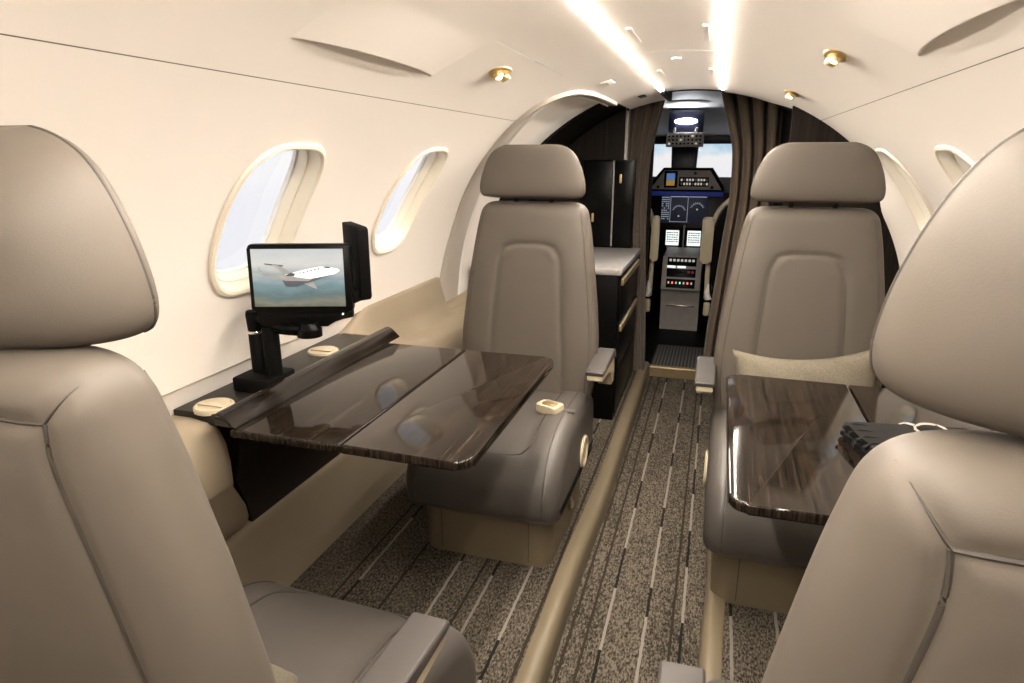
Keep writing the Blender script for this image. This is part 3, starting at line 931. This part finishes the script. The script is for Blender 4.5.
# ------------------------------------------------------------------ pillows
def pillow(loc, rot, w, h, th, label, dip):
    bm = B(); n = 26
    def sheet(sg):
        def f(u, v):
            a, b = 2 * u - 1, 2 * v - 1
            ea, eb = 1 - abs(a) ** 2.2, 1 - abs(b) ** 2.2
            pinch = 1 - .10 * (1 - a * a); pin2 = 1 - dip * (1 - (a + .15) ** 2)
            t = th * .5 * (max(ea, 0) * max(eb, 0)) ** .45
            wr = .004 * math.sin(9 * a + 5 * b) * ea * eb
            return (a * w / 2 * (1 - .08 * (1 - b * b)), sg * t + wr, b * h / 2 * (pin2 if b > 0 else pinch))
        grid(bm, f, n, n)
    sheet(1); sheet(-1)
    bmesh.ops.remove_doubles(bm, verts=bm.verts, dist=1e-4)
    o = link('pillow', bm, 'pillow', ang=80); o.location = loc; o.rotation_euler = rot
    return tag(o, label, 'pillow', 'woven beige pillows')
pillow((.275, 1.905, .515), (math.radians(-18), math.radians(-3), 0), .39, .232, .11, 'beige woven pillow on the far right seat behind the table', .30)
pillow((-.66, .545, .45), (math.radians(58), math.radians(6), .25), .33, .26, .11, 'beige woven pillow on the near left seat, only a corner showing', .05)

# ------------------------------------------------------------------ pouch on right table
t = thing('pouch', 'black leather pouch with a silver ring on the right table', 'pouch', (.348, 1.195, .6505), math.radians(8))
bm = B()
def pch(u, v):
    return None
for k, (z0, z1, dx, dy) in enumerate(((0, .012, -.004, -.012), (.0125, .026, .0, 0))):
    pts = []
    n = 12
    for i in range(n + 1):       # wavy gathered end on the aisle side
        y = .075 - .15 * i / n + dy
        pts.append((-.085 + dx + .006 * math.sin(i * 2.4 + k) + (.018 * i / n), y))
    pts += [(.12, -.085 + dy), (.135, -.075 + dy), (.135, .06 + dy), (.125, .075 + dy)]
    prism(bm, pts[::-1], 'z', z0, z1, .004, 2)
link('body', bm, 'rubber', t)
bm = B()
for i in range(5):
    y = .060 - .12 * i / 4
    tube(bm, [(-.088 + .018 * i / 7, y, .018), (-.068, y * .95, .0265), (-.045, y * .9, .0258)], [.0045, .0022, .0004], 8)
link('gathered_fold', bm, 'rubber', t)
bm = B(); tube(bm, [(.055 + .026 * math.cos(a), .045 + .016 * math.sin(a), .029 + .004 * math.sin(a)) for a in [2 * PI * i / 32 for i in range(32)]], .0028, 8, True)
tube(bm, [(.035, .058, .030), (.022, .072, .028), (.018, .080, .022)], .003, 8)
link('ring', bm, 'silver', t)['label'] = 'silver ring'

# ------------------------------------------------------------------ monitor on its arm
t = thing('monitor', 'black monitor showing a white jet in flight on the left ledge', 'monitor', (-.935, 1.165, .65))
def mb(name, bm, m, par=t): 
    bmesh.ops.transform(bm, matrix=Matrix.Translation((.935, -1.165, -.65)), verts=bm.verts); return link(name, bm, m, par)
bm = B(); box(bm, -.988, -.894, 1.105, 1.205, .650, .684, .006); mb('mount_base', bm, 'blackm')
bm = B(); lathe(bm, [(.017, 0), (.017, .10), (.0155, .102), (.0155, .108), (.017, .110), (.019, .145), (.017, .152), (0, .153)], Matrix.Translation((-.958, 1.165, .670)), 28); po = mb('post', bm, 'blackm')
bm = B(); lathe(bm, [(.0170, 0), (.0180, .002), (.0180, .004), (.0170, .006), (.0, .006)], Matrix.Translation((-.958, 1.165, .772)), 28); mb('post_ring', bm, 'silver', po)
bm = B(); lathe(bm, [(.018, 0), (.018, .105), (.016, .112), (0, .112)], Matrix.Translation((-.913, 1.155, .680)), 28); mb('post', bm, 'blackm')
bm = B(); tube(bm, [(-.958, 1.165, .812), (-.92, 1.152, .802), (-.868, 1.14, .795), (-.815, 1.15, .793)], .011, 10, flat=.8)
tube(bm, [(-.920, 1.155, .789), (-.86, 1.15, .789), (-.82, 1.155, .789)], .011, 10); mb('swing_arm', bm, 'black')
bm = B(); lathe(bm, [(.026, 0), (.026, .016), (.022, .020), (.018, .030), (.0, .030)], Matrix.Translation((-.812, 1.155, .779)), 28); mb('pivot', bm, 'black')
ang = math.atan2(.07, .205)
SM = Matrix.Translation((-.828, 1.166, .902)) @ Matrix.Rotation(ang, 4, 'Z') @ Matrix.Rotation(-.05, 4, 'X')
bm = B(); prism(bm, rrect(-.106, .106, -.072, .072, .009, 5), 'y', -.012, .014, .004, 2); bmesh.ops.transform(bm, matrix=SM, verts=bm.verts); bez = mb('bezel', bm, 'black')
bm = B(); prism(bm, [(-.098, -.068), (.104, -.068), (.104, -.084), (.066, -.090), (.050, -.104), (-.085, -.104), (-.098, -.090)][::-1], 'y', -.008, .012, .003, 2); bmesh.ops.transform(bm, matrix=SM, verts=bm.verts); mb('lower_bracket', bm, 'black')
SM2 = Matrix.Translation((.935, -1.165, -.65)) @ SM
bm = B(); prism(bm, [(-.098, -.059), (.092, -.059), (.092, .062), (-.098, .062)], 'y', -.0135, -.0115)
scr = link('screen', bm, 'screen', bez); scr.matrix_local = SM2
scr['label'] = 'lit screen with a white jet over a hazy coast'
def flat(name, pts, m, y=-.0145):
    bm = B(); prism(bm, pts, 'y', y, y + .0006); o = link(name, bm, m, scr); return o
flat('jet_picture', [(-.030, -.006), (-.008, -.010), (.022, -.006), (.048, .002), (.076, .011), (.085, .0175), (.078, .0215), (.060, .0245), (.044, .0255), (.020, .021), (.0, .0165), (-.028, .009), (-.036, .004)], 'jet')
flat('belly_picture', [(-.036, -.003), (-.030, -.017), (-.006, -.017), (.016, -.010), (.046, .001), (.074, .010), (.040, .003), (.006, -.003)], 'jetdark', -.0149)
flat('far_wing_picture', [(.008, -.010), (.028, -.006), (.035, -.021), (.027, -.019)], 'jetgrey', -.0150)
flat('wing_picture', [(-.085, .0245), (-.0815, .0125), (-.030, -.004), (.018, -.005), (.026, -.001), (-.010, .004), (-.070, .0125), (-.079, .0155), (-.082, .0255)], 'jetgrey', -.0152)
flat('fin_picture', [(-.030, .009), (-.014, .012), (-.044, .029), (-.056, .0305)], 'jetgrey', -.0151)
flat('tail_picture', [(-.072, .0325), (-.032, .0285), (-.034, .0255), (-.070, .0300)], 'jetdark', -.0150)
flat('engine_picture', [(-.032, .006), (-.018, .0125), (-.008, .011), (-.012, .005)], 'jetdark', -.01525)
flat('windshield_picture', [(.050, .0235), (.056, .0255), (.066, .0240), (.062, .0215)], 'jetdark', -.0153)
for i in range(6):
    x = .0 + i * .0078; flat('window_picture', [(x, .0105 + i * .0017), (x + .0034, .0112 + i * .0017), (x + .0034, .0140 + i * .0017), (x, .0133 + i * .0017)], 'jetdark', -.0154)
bm = B(); lathe(bm, [(.0022, 0), (.0022, .001), (0, .001)], SM @ Matrix.Translation((.085, -.0125, -.0755)) @ Matrix.Rotation(PI / 2, 4, 'X'), 12); mb('power_light', bm, 'lcd', bez)
bm = B(); prism(bm, [(-.777, .848), (-.712, .848), (-.707, .855), (-.707, 1.0), (-.714, 1.006), (-.777, 1.012)], 'y', 1.235, 1.262, .004, 2)
BM_ = Matrix.Translation((-.742, 1.248, 0)) @ Matrix.Rotation(-.55, 4, 'Z') @ Matrix.Translation((.742, -1.248, 0))
bmesh.ops.transform(bm, matrix=BM_, verts=bm.verts)
mb('stowed_handset', bm, 'blackm')
bm = B(); box(bm, -.76, -.725, 1.20, 1.25, .845, .87, .004); mb('handset_bracket', bm, 'black')

# ------------------------------------------------------------------ forward end of cabin
def arc_panel(poly_extra, y0, y1, a0, a1, r=RR + .004):
    pts = [(cyl(0, a0 + (a1 - a0) * k / 30, r).x, cyl(0, a0 + (a1 - a0) * k / 30, r).z) for k in range(31)] + poly_extra
    return prism(B(), pts, 'y', y0, y1)
bm = arc_panel([(.80, .50), (.80, -.05), (.245, -.05)], 2.722, 2.75, 65.5, 8)
tag_ = struct('wall_front_right', bm, 'wood_matt')
bm = B()
def sm(t): t = min(1, max(0, t)); return t * t * (3 - 2 * t)
grid(bm, lambda u, v: cyl(2.545 + .175 * u, 44 - 40 * v, RR + .002 - .062 * sm(u) * sm(v / .35)), 12, 24)
struct('trim_11', bm, 'liner')
# vestibule shell (dark) between cabin and cockpit
bm = B(); box(bm, .265, .29, 2.75, 3.62, -.1, 1.5); struct('wall_vestibule_right', bm, 'blackm')
bm = B(); box(bm, -1.10, .8, 2.75, 3.66, 1.50, 1.52); struct('ceiling_vestibule', bm, 'headliner')
bm = B(); box(bm, -1.14, -1.10, 2.9, 3.66, -.1, 1.5); struct('wall_vestibule_left', bm, 'blackm')
# curtain-side header that closes the liner end to the vestibule roof
bm = B(); pts = [(cyl(0, 64 + (112 - 64) * k / 30).x, cyl(0, 64 + (112 - 64) * k / 30).z) for k in range(31)]
pts = [q for q in pts if q[0] > -.245]
prism(bm, pts + [(-.245, 1.505), (.25, 1.505)], 'y', 2.952, 2.965)
box(bm, -.262, -.245, 2.90, 3.30, 1.395, 1.505)
pts = [(cyl(0, 97.0 + 13 * k / 10).x, cyl(0, 97.0 + 13 * k / 10).z) for k in range(11)]
prism(bm, pts + [(-.47, 1.505), (-.245, 1.505)], 'y', 3.282, 3.295); struct('trim_5', bm, 'blackm')
# return edge of the door niche
bm = B(); grid(bm, lambda u, v: cyl(2.876, 108 + 78 * v, RR + .02 + .16 * u), 2, 30); struct('trim_6', bm, 'blackm')
bm = B(); grid(bm, lambda u, v: cyl(2.876 + (3.44 - 2.876) * u, 108.5 + 78 * v, RR + .03), 8, 30); struct('trim_7', bm, 'wood_matt')
# galley back wall
bm = arc_panel([(-1.02, .30), (-.458, .30)], 3.43, 3.46, 110.5, 178, RR + .02)
struct('wall_front_left', bm, 'wood_matt')
bm = B(); box(bm, -.470, -.455, 3.41, 3.47, .3, 1.385, .002); struct('trim_8', bm, 'cockgrey')

# galley unit
t = thing('galley_cabinet', 'black galley cabinet with a speckled grey worktop beyond the far left seat', 'cabinet', (-.7, 3.07, 0))
def gl(name, bm, m, par=t):
    bmesh.ops.transform(bm, matrix=Matrix.Translation((.7, -3.07, 0)), verts=bm.verts); return link(name, bm, m, par)
bm = B(); box(bm, -1.02, -.378, 2.74, 3.42, 0, .665, .004); gl('body', bm, 'black')
bm = B(); prism(bm, [(-1.02, 2.715), (-.372, 2.715), (-.362, 2.725), (-.362, 3.40), (-.375, 3.425), (-1.02, 3.425)], 'z', .665, .692, .004, 2); gl('worktop', bm, 'stone')['label'] = 'speckled grey worktop'
for (z0, z1) in ((.46, .655), (.235, .45), (.03, .225)):
    bm = B(); box(bm, -.380, -.370, 2.755, 3.405, z0, z1, .002); d = gl('drawer', bm, 'black')
    if z0 > .2:
        zz = z1 - .012
        bm = B(); box(bm, -.372, -.358, 2.77, 3.36, zz - .03, zz, .003); gl('handle', bm, 'brass', d)['label'] = 'long brass handle'
t = thing('wall_cupboard', 'black galley cupboard with two doors above the worktop', 'cupboard', (-.6, 3.40, .692))
def gl2(name, bm, m, par=t):
    bmesh.ops.transform(bm, matrix=Matrix.Translation((.6, -3.40, -.692)), verts=bm.verts); return link(name, bm, m, par)
bm = B(); box(bm, -.672, -.408, 3.385, 3.425, .692, 1.132, .003); gl2('body', bm, 'black')
for a, b, lx, lz in ((-.668, -.516, -.612, .845), (-.508, -.412, -.476, 1.04)):
    bm = B(); box(bm, a, b, 3.372, 3.386, .700, 1.126, .003); d = gl2('door', bm, 'black')
    bm = B(); prism(bm, rrect(lx - .006, lx + .006, lz - .022, lz + .022, .005, 4), 'y', 3.362, 3.373, .002, 2); gl2('latch', bm, 'brass', d)
bm = B(); box(bm, -.515, -.509, 3.370, 3.386, .70, 1.13, .001); gl2('door_edge', bm, 'cockgrey')

# curtains
def curtain(name, label, tab, folds, y):
    bm = B(); nu, nv = folds * 14, 30
    def f(u, v, off=0):
        z = tab[-1][0] + (tab[0][0] - tab[-1][0]) * (1 - v)
        xa = sinterp([(a, b) for a, b, c in tab[::-1]], z); xb = sinterp([(a, c) for a, b, c in tab[::-1]], z)
        amp = min(.060, .25 * abs(xb - xa) / folds * 3.4)
        ph = 2 * PI * folds * u
        return (xa + (xb - xa) * u + .25 * amp * math.sin(2 * ph), y + amp * math.sin(ph + .6 * math.sin(3 * v)) + off, z)
    grid(bm, f, nu, nv)
    grid(bm, lambda u, v: f(u, v, .006), nu, nv)
    return tag(link(name, bm, 'curtain', ang=80), label, 'curtain', 'brown cockpit curtains')
curtain('curtain', 'brown pleated curtain gathered left of the cockpit doorway', [(1.47, -.470, -.280), (1.30, -.475, -.318), (1.13, -.478, -.349), (.80, -.465, -.352), (.45, -.44, -.335), (.10, -.42, -.318), (-.02, -.42, -.316)], 3, 3.50)
curtain('curtain', 'brown pleated curtain gathered right of the cockpit doorway', [(1.47, .26, -.030), (1.30, .262, .020), (1.18, .262, .050), (.95, .26, .056), (.74, .25, .040), (.45, .24, .018), (.20, .23, .0), (-.02, .23, -.002)], 4, 3.50)
bm = B(); tube(bm, [(-.62, 3.50, 1.478), (.264, 3.50, 1.478)], .006, 8); tag(link('curtain_rail', bm, 'brass'), 'thin rail carrying the brown curtains below the vestibule ceiling', 'curtain rail')

# step and threshold
t = thing('step', 'black ribbed step with a brass edge at the end of the aisle', 'step', (-.14, 3.9, -.08))
bm = B(); box(bm, -.318, .08, 3.665, 4.148, -.08, -.028, .003); o = link('body', bm, 'blackm', t); o.matrix_parent_inverse = Matrix.Translation((.14, -3.9, .08))
bm = B(); box(bm, -.300, .05, 3.69, 4.14, -.029, -.021, .002); o = link('ribbed_mat', bm, 'ribmat', t); o.matrix_parent_inverse = Matrix.Translation((.14, -3.9, .08))
bm = B(); prism(bm, [(3.655, -.079), (3.655, -.026), (3.662, -.019), (3.69, -.019), (3.69, -.028), (3.667, -.030), (3.667, -.079)], 'x', -.315, .078); o = link('nosing', bm, 'brass', t); o.matrix_parent_inverse = Matrix.Translation((.14, -3.9, .08))
o['label'] = 'brass step nosing'

# ------------------------------------------------------------------ cockpit
bm = B()
for x0, x1 in ((-1.10, -.345), (.06, .85)): box(bm, x0, x1, 3.62, 3.65, -.1, 1.5)
struct('wall_cockpit', bm, 'blackm')
bm = B(); box(bm, -1.0, .75, 4.15, 5.45, -.10, -.05); box(bm, -1.0, -.320, 3.655, 4.15, -.10, -.05); box(bm, .082, .75, 3.655, 4.15, -.10, -.05); struct('floor_cockpit', bm, 'blackm')
bm = B(); box(bm, -1.0, -.97, 3.66, 5.45, -.1, 1.52); struct('wall_cockpit_left', bm, 'blackm')
bm = B(); box(bm, .72, .75, 3.66, 5.45, -.1, 1.52); struct('wall_cockpit_right', bm, 'blackm')
bm = B()
prism(bm, [(3.60, 1.50), (4.2, 1.470), (4.8, 1.375), (5.18, 1.285), (5.22, 1.30), (4.8, 1.40), (4.2, 1.50), (3.60, 1.53)], 'x', -1.0, .75); struct('ceiling_cockpit', bm, 'headliner', ang=60)
# windshield frame
bm = B()
box(bm, -1.0, .75, 5.16, 5.22, 1.235, 1.31, .004)
prism(bm, [(-.362, 1.24), (-.168, 1.24), (-.178, .98), (-.352, .98)], 'y', 5.14, 5.22, .012, 3)
box(bm, -1.0, -.86, 5.16, 5.22, .9, 1.26); box(bm, .58, .75, 5.16, 5.22, .9, 1.26); box(bm, -1.0, .75, 5.16, 5.22, .6, 1.0)
wf = struct('window_8', bm, 'navy')
for a, b in ((-.86, -.355), (-.175, .58)):
    bm = B(); box(bm, a, b, 5.185, 5.192, .99, 1.245); link('windshield_pane', bm, 'glass', wf)
bm = B(); prism(bm, [(-.222, 1.130), (-.212, 1.130), (-.2145, 1.150), (-.217, 1.158), (-.2195, 1.150)], 'y', 5.128, 5.14); link('compass_mark', bm, 'cockgrey', wf)

# overhead console
t = thing('overhead_console', 'navy overhead console with a lit oval lamp at the cockpit ceiling', 'overhead console', (-.23, 4.42, 1.31))
def cp(name, bm, m, par=t, loc=(-.23, 4.42, 1.31)):
    bmesh.ops.transform(bm, matrix=Matrix.Translation(-Vector(loc)), verts=bm.verts); return link(name, bm, m, par)
bm = B(); prism(bm, rrect(-.337, -.125, 1.285, 1.425, .02, 5), 'y', 4.40, 4.50, .004, 2); cp('housing', bm, 'navy')
bm = B(); lathe(bm, [(.068, -.004), (.068, .004), (.055, .008), (0, .009)], Matrix.Translation((-.231, 4.398, 1.358)) @ Matrix.Rotation(PI / 2, 4, 'X'), 32, 1, .26); cp('lamp', bm, 'cocklamp')
bm = B(); box(bm, -.344, -.118, 4.37, 4.48, 1.205, 1.290, .006); kp = cp('switch_panel', bm, 'cockgrey')
for r_ in range(3):
    for c_ in range(9):
        x, z = -.325 + c_ * .0235, 1.225 + r_ * .022
        bm = B(); box(bm, x - .006, x + .006, 4.364, 4.371, z - .006, z + .005, .002); cp('switch', bm, 'ptext' if (r_ * 5 + c_ * 3) % 7 == 0 else 'black', kp)
for x in (-.298, -.165):
    bm = B(); tube(bm, [(x, 4.395, 1.300), (x + .002, 4.37, 1.306), (x + .004, 4.355, 1.318)], [.009, .008, .006], 10); cp('air_nozzle', bm, 'offwhite')
bm = B(); lathe(bm, [(.15, .0), (.145, .012), (.12, .02), (0, .022)], Matrix.Translation((-.22, 4.28, 1.475)) @ Matrix.Rotation(PI, 4, 'X'), 36, 1, .55)
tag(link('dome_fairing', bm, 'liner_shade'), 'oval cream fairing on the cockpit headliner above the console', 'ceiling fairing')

# instrument panel
IL = (-.2, 5.0, .6)
t = thing('instrument_panel', 'black cockpit instrument panel with lit dark blue displays', 'instrument panel', IL)
def ip(name, bm, m, par=t): return cp(name, bm, m, par, IL)
bm = B(); box(bm, -.96, .71, 5.02, 5.12, -.05, .90, .006); ip('panel_board', bm, 'black')
bm = B(); prism(bm, [(-.505, .905), (.035, .905), (.030, .945), (-.055, 1.068), (-.395, 1.068), (-.495, .945)], 'y', 4.95, 5.13, .006, 2); gs = ip('glareshield', bm, 'blackm')
bm = B(); prism(bm, [(-.482, .918), (.018, .918), (-.070, 1.052), (-.385, 1.052)], 'y', 4.944, 4.952, .002, 2); ap = ip('autopilot_panel', bm, 'cockgrey', gs)
bm = B(); box(bm, -.385, -.292, 4.938, 4.946, .930, 1.048, .003); sd = ip('standby_display', bm, 'black', gs)
bm = B(); box(bm, -.368, -.310, 4.9355, 4.939, .985, 1.030); ip('display_sky', bm, 'lcd_sky', sd)
bm = B(); box(bm, -.368, -.310, 4.9355, 4.939, .945, .984); ip('display_earth', bm, 'lcd_earth', sd)
bm = B(); box(bm, -.280, -.075, 4.938, 4.946, .940, 1.005, .003); kb = ip('key_panel', bm, 'black', gs)
for i in range(10):
    for r_ in range(2):
        x = -.268 + i * .0195; bm = B(); box(bm, x, x + .012, 4.934, 4.939, .950 + r_ * .028, .966 + r_ * .028, .001); ip('key', bm, 'ptext' if (i * 3 + r_) % 4 else 'cockgrey', kb)
for x, z in ((-.425, .935), (-.05, .935), (-.17, 1.032)):
    bm = B(); lathe(bm, [(.011, 0), (.010, .012), (0, .012)], Matrix.Translation((x, 4.945, z)) @ Matrix.Rotation(PI / 2, 4, 'X'), 16); ip('knob', bm, 'black', gs)
bm = B(); box(bm, -.50, .03, 4.965, 5.02, .870, .903, .004); ip('flood_light', bm, 'blueglow', gs)['label'] = 'blue glowing strip under the glareshield'
bm = B(); box(bm, -.40, -.068, 5.004, 5.021, .672, .872, .004); md = ip('main_display', bm, 'lcd_navy')
def mdl(name, bm, m='lcd_dim'): return ip(name, bm, m, md)
bm = B()
for a, b in ((-.333, -.208), (-.204, -.078)):
    tk = .0022
    box(bm, a, b, 5.001, 5.005, .862, .862 + tk * 2); 
    if a < -.3: box(bm, a, b, 5.001, 5.005, .682, .682 + tk); box(bm, a, a + tk, 5.001, 5.005, .682, .864); box(bm, b - tk, b, 5.001, 5.005, .682, .864)
mdl('display_frame', bm)
for cx_, cz_ in ((-.270, .755), (-.142, .775)):
    bm = B()
    pts = [(cx_ + .042 * math.cos(a), 5.0025, cz_ + .042 * math.sin(a)) for a in [PI * .1 + PI * .8 * i / 20 for i in range(21)]]
    tube(bm, pts, .0012, 5)
    for i in range(9):
        a = PI * (.1 + .8 * i / 8); tube(bm, [(cx_ + .046 * math.cos(a), 5.0025, cz_ + .046 * math.sin(a)), (cx_ + .052 * math.cos(a), 5.0025, cz_ + .052 * math.sin(a))], .0014, 5)
    lathe(bm, [(.006, 0), (.006, .002), (0, .002)], Matrix.Translation((cx_, 5.004, cz_ if cx_ > -.2 else cz_ - .03)) @ Matrix.Rotation(PI / 2, 4, 'X'), 10)
    mdl('compass_arc', bm)
bm = B()
for i in range(11):
    for k_ in range(4):
        if random.random() < .75: x = -.394 + k_ * .0145; z = .855 - i * .0155; box(bm, x, x + .009, 5.001, 5.005, z, z + .006)
mdl('engine_readout', bm)
for x0 in (-.372, -.218):
    bm = B(); box(bm, x0, x0 + .138, 4.985, 5.022, .482, .640, .005); cd = ip('keypad_unit', bm, 'blackm')
    bm = B(); box(bm, x0 + .022, x0 + .116, 4.981, 4.987, .512, .622, .002); sc = ip('keypad_screen', bm, 'lcd', cd)
    for i in range(5):
        for j in range(5):
            w_ = .013 if (i + j) % 3 else .009
            bm = B(); x = x0 + .029 + j * .0168; z = .535 + i * .0165; box(bm, x, x + w_, 4.979, 4.982, z, z + .008); ip('screen_text', bm, 'blackm', sc)
    for j in range(4):
        bm = B(); x = x0 + .03 + j * .022; box(bm, x, x + .014, 4.981, 4.986, .492, .502, .001); ip('key', bm, 'cockgrey', cd)
bm = B(); box(bm, -.228, -.214, 4.99, 5.02, .48, .66, .002); ip('centre_strip', bm, 'cockgrey')

# pedestal
PL = (-.2, 4.7, .3)
t = thing('control_pedestal', 'grey control pedestal with white and red buttons between the pilot seats', 'pedestal', PL)
def pd(name, bm, m, par=t): return cp(name, bm, m, par, PL)
bm = B(); prism(bm, [(4.975, .50), (4.62, .485), (4.585, .44), (4.56, .30), (4.555, .262), (4.60, .255), (4.66, .14), (4.66, -.05), (4.975, -.05)], 'x', -.333, -.070, .006, 2); pb = pd('pedestal_body', bm, 'cockgrey')
slope = lambda z: interp([(.26, 4.553), (.30, 4.558), (.44, 4.583), (.485, 4.618), (.50, 4.7)], z)
def prow(name, x0, x1, z0, z1, m, out=.006, par=t):
    bm = B(); ya, yb = slope(z0), slope(z1)
    prism(bm, [(ya - out, z0), (ya + .01, z0), (yb + .01, z1), (yb - out, z1)], 'x', x0, x1, .0015, 2); return pd(name, bm, m, par)
for (z0, z1, nm) in ((.425, .478, 'a'), (.350, .405, 'b'), (.275, .335, 'c')):
    r_ = prow('switch_row', -.300, -.106, z0, z1, 'black')
    for j in range(7):
        x = -.288 + j * .0255
        if nm == 'a': mm = 'ptext'
        elif nm == 'b': mm = 'red' if j > 4 else 'blackm'
        else: mm = ('ptext', 'redled', 'ptext', 'grnled', 'ptext', 'redled', 'ptext')[j]
        prow('button', x, x + (.010 if nm == 'c' else .016), z0 + .028, z0 + .042, mm, .010, r_)
for x in (-.300, -.232): prow('white_button', x + .002, x + .056, .412, .424, 'lcd', .012)
bm = B(); box(bm, -.30, -.10, 4.645, 4.662, .125, .134, .002); pd('kick_edge', bm, 'silver')

# pilot seats
def pilot_seat(cx, sx, label):
    t = thing('pilot_seat', label, 'seat', (cx, 4.2, -.05), 0, 'pilot seats in the cockpit')
    def g(name, bm, m, par=t): return cp(name, bm, m, par, (cx, 4.2, -.05))
    e = cx + sx * .262          # inner (aisle side) edge
    bm = B()
    out = cr([(cx - .20, .30, 0), (cx - .235, .50, 0), (cx - .235, .70, 0), (cx - .17, .87, 0), (cx - .07, .95, 0), (cx + .07, .95, 0), (cx + .17, .87, 0), (cx + .235, .70, 0), (cx + .235, .50, 0), (cx + .20, .30, 0)], 5)
    prism(bm, [(p.x, p.y) for p in out], 'y', 4.13, 4.24, .03, 4); bkx = g('backrest', bm, 'black')
    bm = B(); hp = cr([(cx + sx * .245, 4.12, .30), (cx + sx * .250, 4.115, .55), (cx + sx * .248, 4.115, .71), (cx + sx * .215, 4.12, .83), (cx + sx * .15, 4.12, .905), (cx + sx * .09, 4.12, .945), (cx, 4.12, .965)], 8)
    tube(bm, hp, .011, 8, flat=1.3); g('edge_piping', bm, 'cream', bkx)['label'] = 'cream piping along the edge'
    bm = B(); prism(bm, rrect(cx - .13, cx + .13, .93, 1.12, .05, 6), 'y', 4.12, 4.20, .025, 4); g('headrest', bm, 'cream')
    bm = B(); prism(bm, rrect(e - .004 - .034, e - .004 + .034, .525, .80, .018, 5) if sx < 0 else rrect(e - .024, e + .036 - .012, .525, .80, .016, 5), 'y', 4.06, 4.11, .012, 3)
    g('armrest', bm, 'cream')
    bm = B(); box(bm, cx - .22, cx + .22, 4.12, 4.52, .26, .38, .04, 4); g('seat_cushion', bm, 'black')
    bm = B(); box(bm, cx - .17, cx + .17, 4.16, 4.5, -.03, .27, .02, 3); g('base', bm, 'blackm')
    bm = B(); tube(bm, [(e - sx * .025, 4.09, .40), (e - sx * .02, 4.08, .35), (e - sx * .03, 4.08, .305)], [.006, .016, .022], 10); g('harness_fitting', bm, 'offwhite')
    bm = B(); box(bm, e - sx * .025 - .02, e - sx * .025 + .02, 4.07, 4.11, .20, .285, .012, 3); g('recline_lever', bm, 'cream')
pilot_seat(-.613, 1, 'black pilot seat with cream armrest left of the pedestal')
pilot_seat(.222, -1, 'black pilot seat with cream armrest and headrest right of the pedestal')

# ------------------------------------------------------------------ aft end
bm = arc_panel([(.80, .5), (.80, -.13), (-1.1, -.13), (-1.1, .5)], -.98, -.951, -2, 182); struct('wall_aft', bm, 'liner')
bm = B(); lathe(bm, [(.16, -.002), (.16, .006), (.12, .016), (0, .02)], on_ceiling(-.55, 90), 36)  # glowing disc added out of view as wide fill for the cabin
tag(link('aft_fill', bm, 'aftfill'), 'round warm fill light added on the ceiling, unseen behind the camera', 'ceiling light')

# ------------------------------------------------------------------ world
w = bpy.data.worlds.new('sky'); SC.world = w; w.use_nodes = True
nt = w.node_tree; bg = nt.nodes['Background']
tc = nt.nodes.new('ShaderNodeTexCoord'); sp = nt.nodes.new('ShaderNodeSeparateXYZ')
nt.links.new(tc.outputs['Generated'], sp.inputs[0])
mp = nt.nodes.new('ShaderNodeMapping'); mp.inputs['Scale'].default_value = (1, 1, 2.2); nt.links.new(tc.outputs['Generated'], mp.inputs['Vector'])
n1 = noise(nt, mp.outputs[0], 16, 6, .6, .3)
h = math_n(nt, 'ADD', math_n(nt, 'MULTIPLY', sp.outputs['Z'], 7.0), math_n(nt, 'MULTIPLY', math_n(nt, 'SUBTRACT', n1, .5), .55))
c = ramp(nt, math_n(nt, 'ADD', h, .5), [(0, (.84, .84, .88)), (.36, (.90, .89, .90)), (.47, (.92, .90, .88)), (.57, (.62, .77, .86)), (.66, (.38, .60, .77)), (.78, (.70, .78, .86)), (1, (1.0, 1.0, 1.0))])
nt.links.new(c, bg.inputs['Color']); bg.inputs['Strength'].default_value = .56

# ------------------------------------------------------------------ camera and colour
cam = bpy.data.cameras.new('camera'); co = bpy.data.objects.new('camera', cam); C.objects.link(co)
cam.sensor_width = 36; cam.lens = 650 / 1024 * 36; cam.clip_start = .02
a, p = math.radians(17.2586), math.radians(15.9279)
co.location = (0, 0, 1.15); co.rotation_euler = (PI / 2 - p, 0, a)
SC.camera = co
SC.cycles.diffuse_bounces = 8
vs = SC.view_settings
vs.view_transform = 'Standard'; vs.look = 'None'; vs.gamma = 1; vs.use_curve_mapping = False; vs.exposure = 1.0
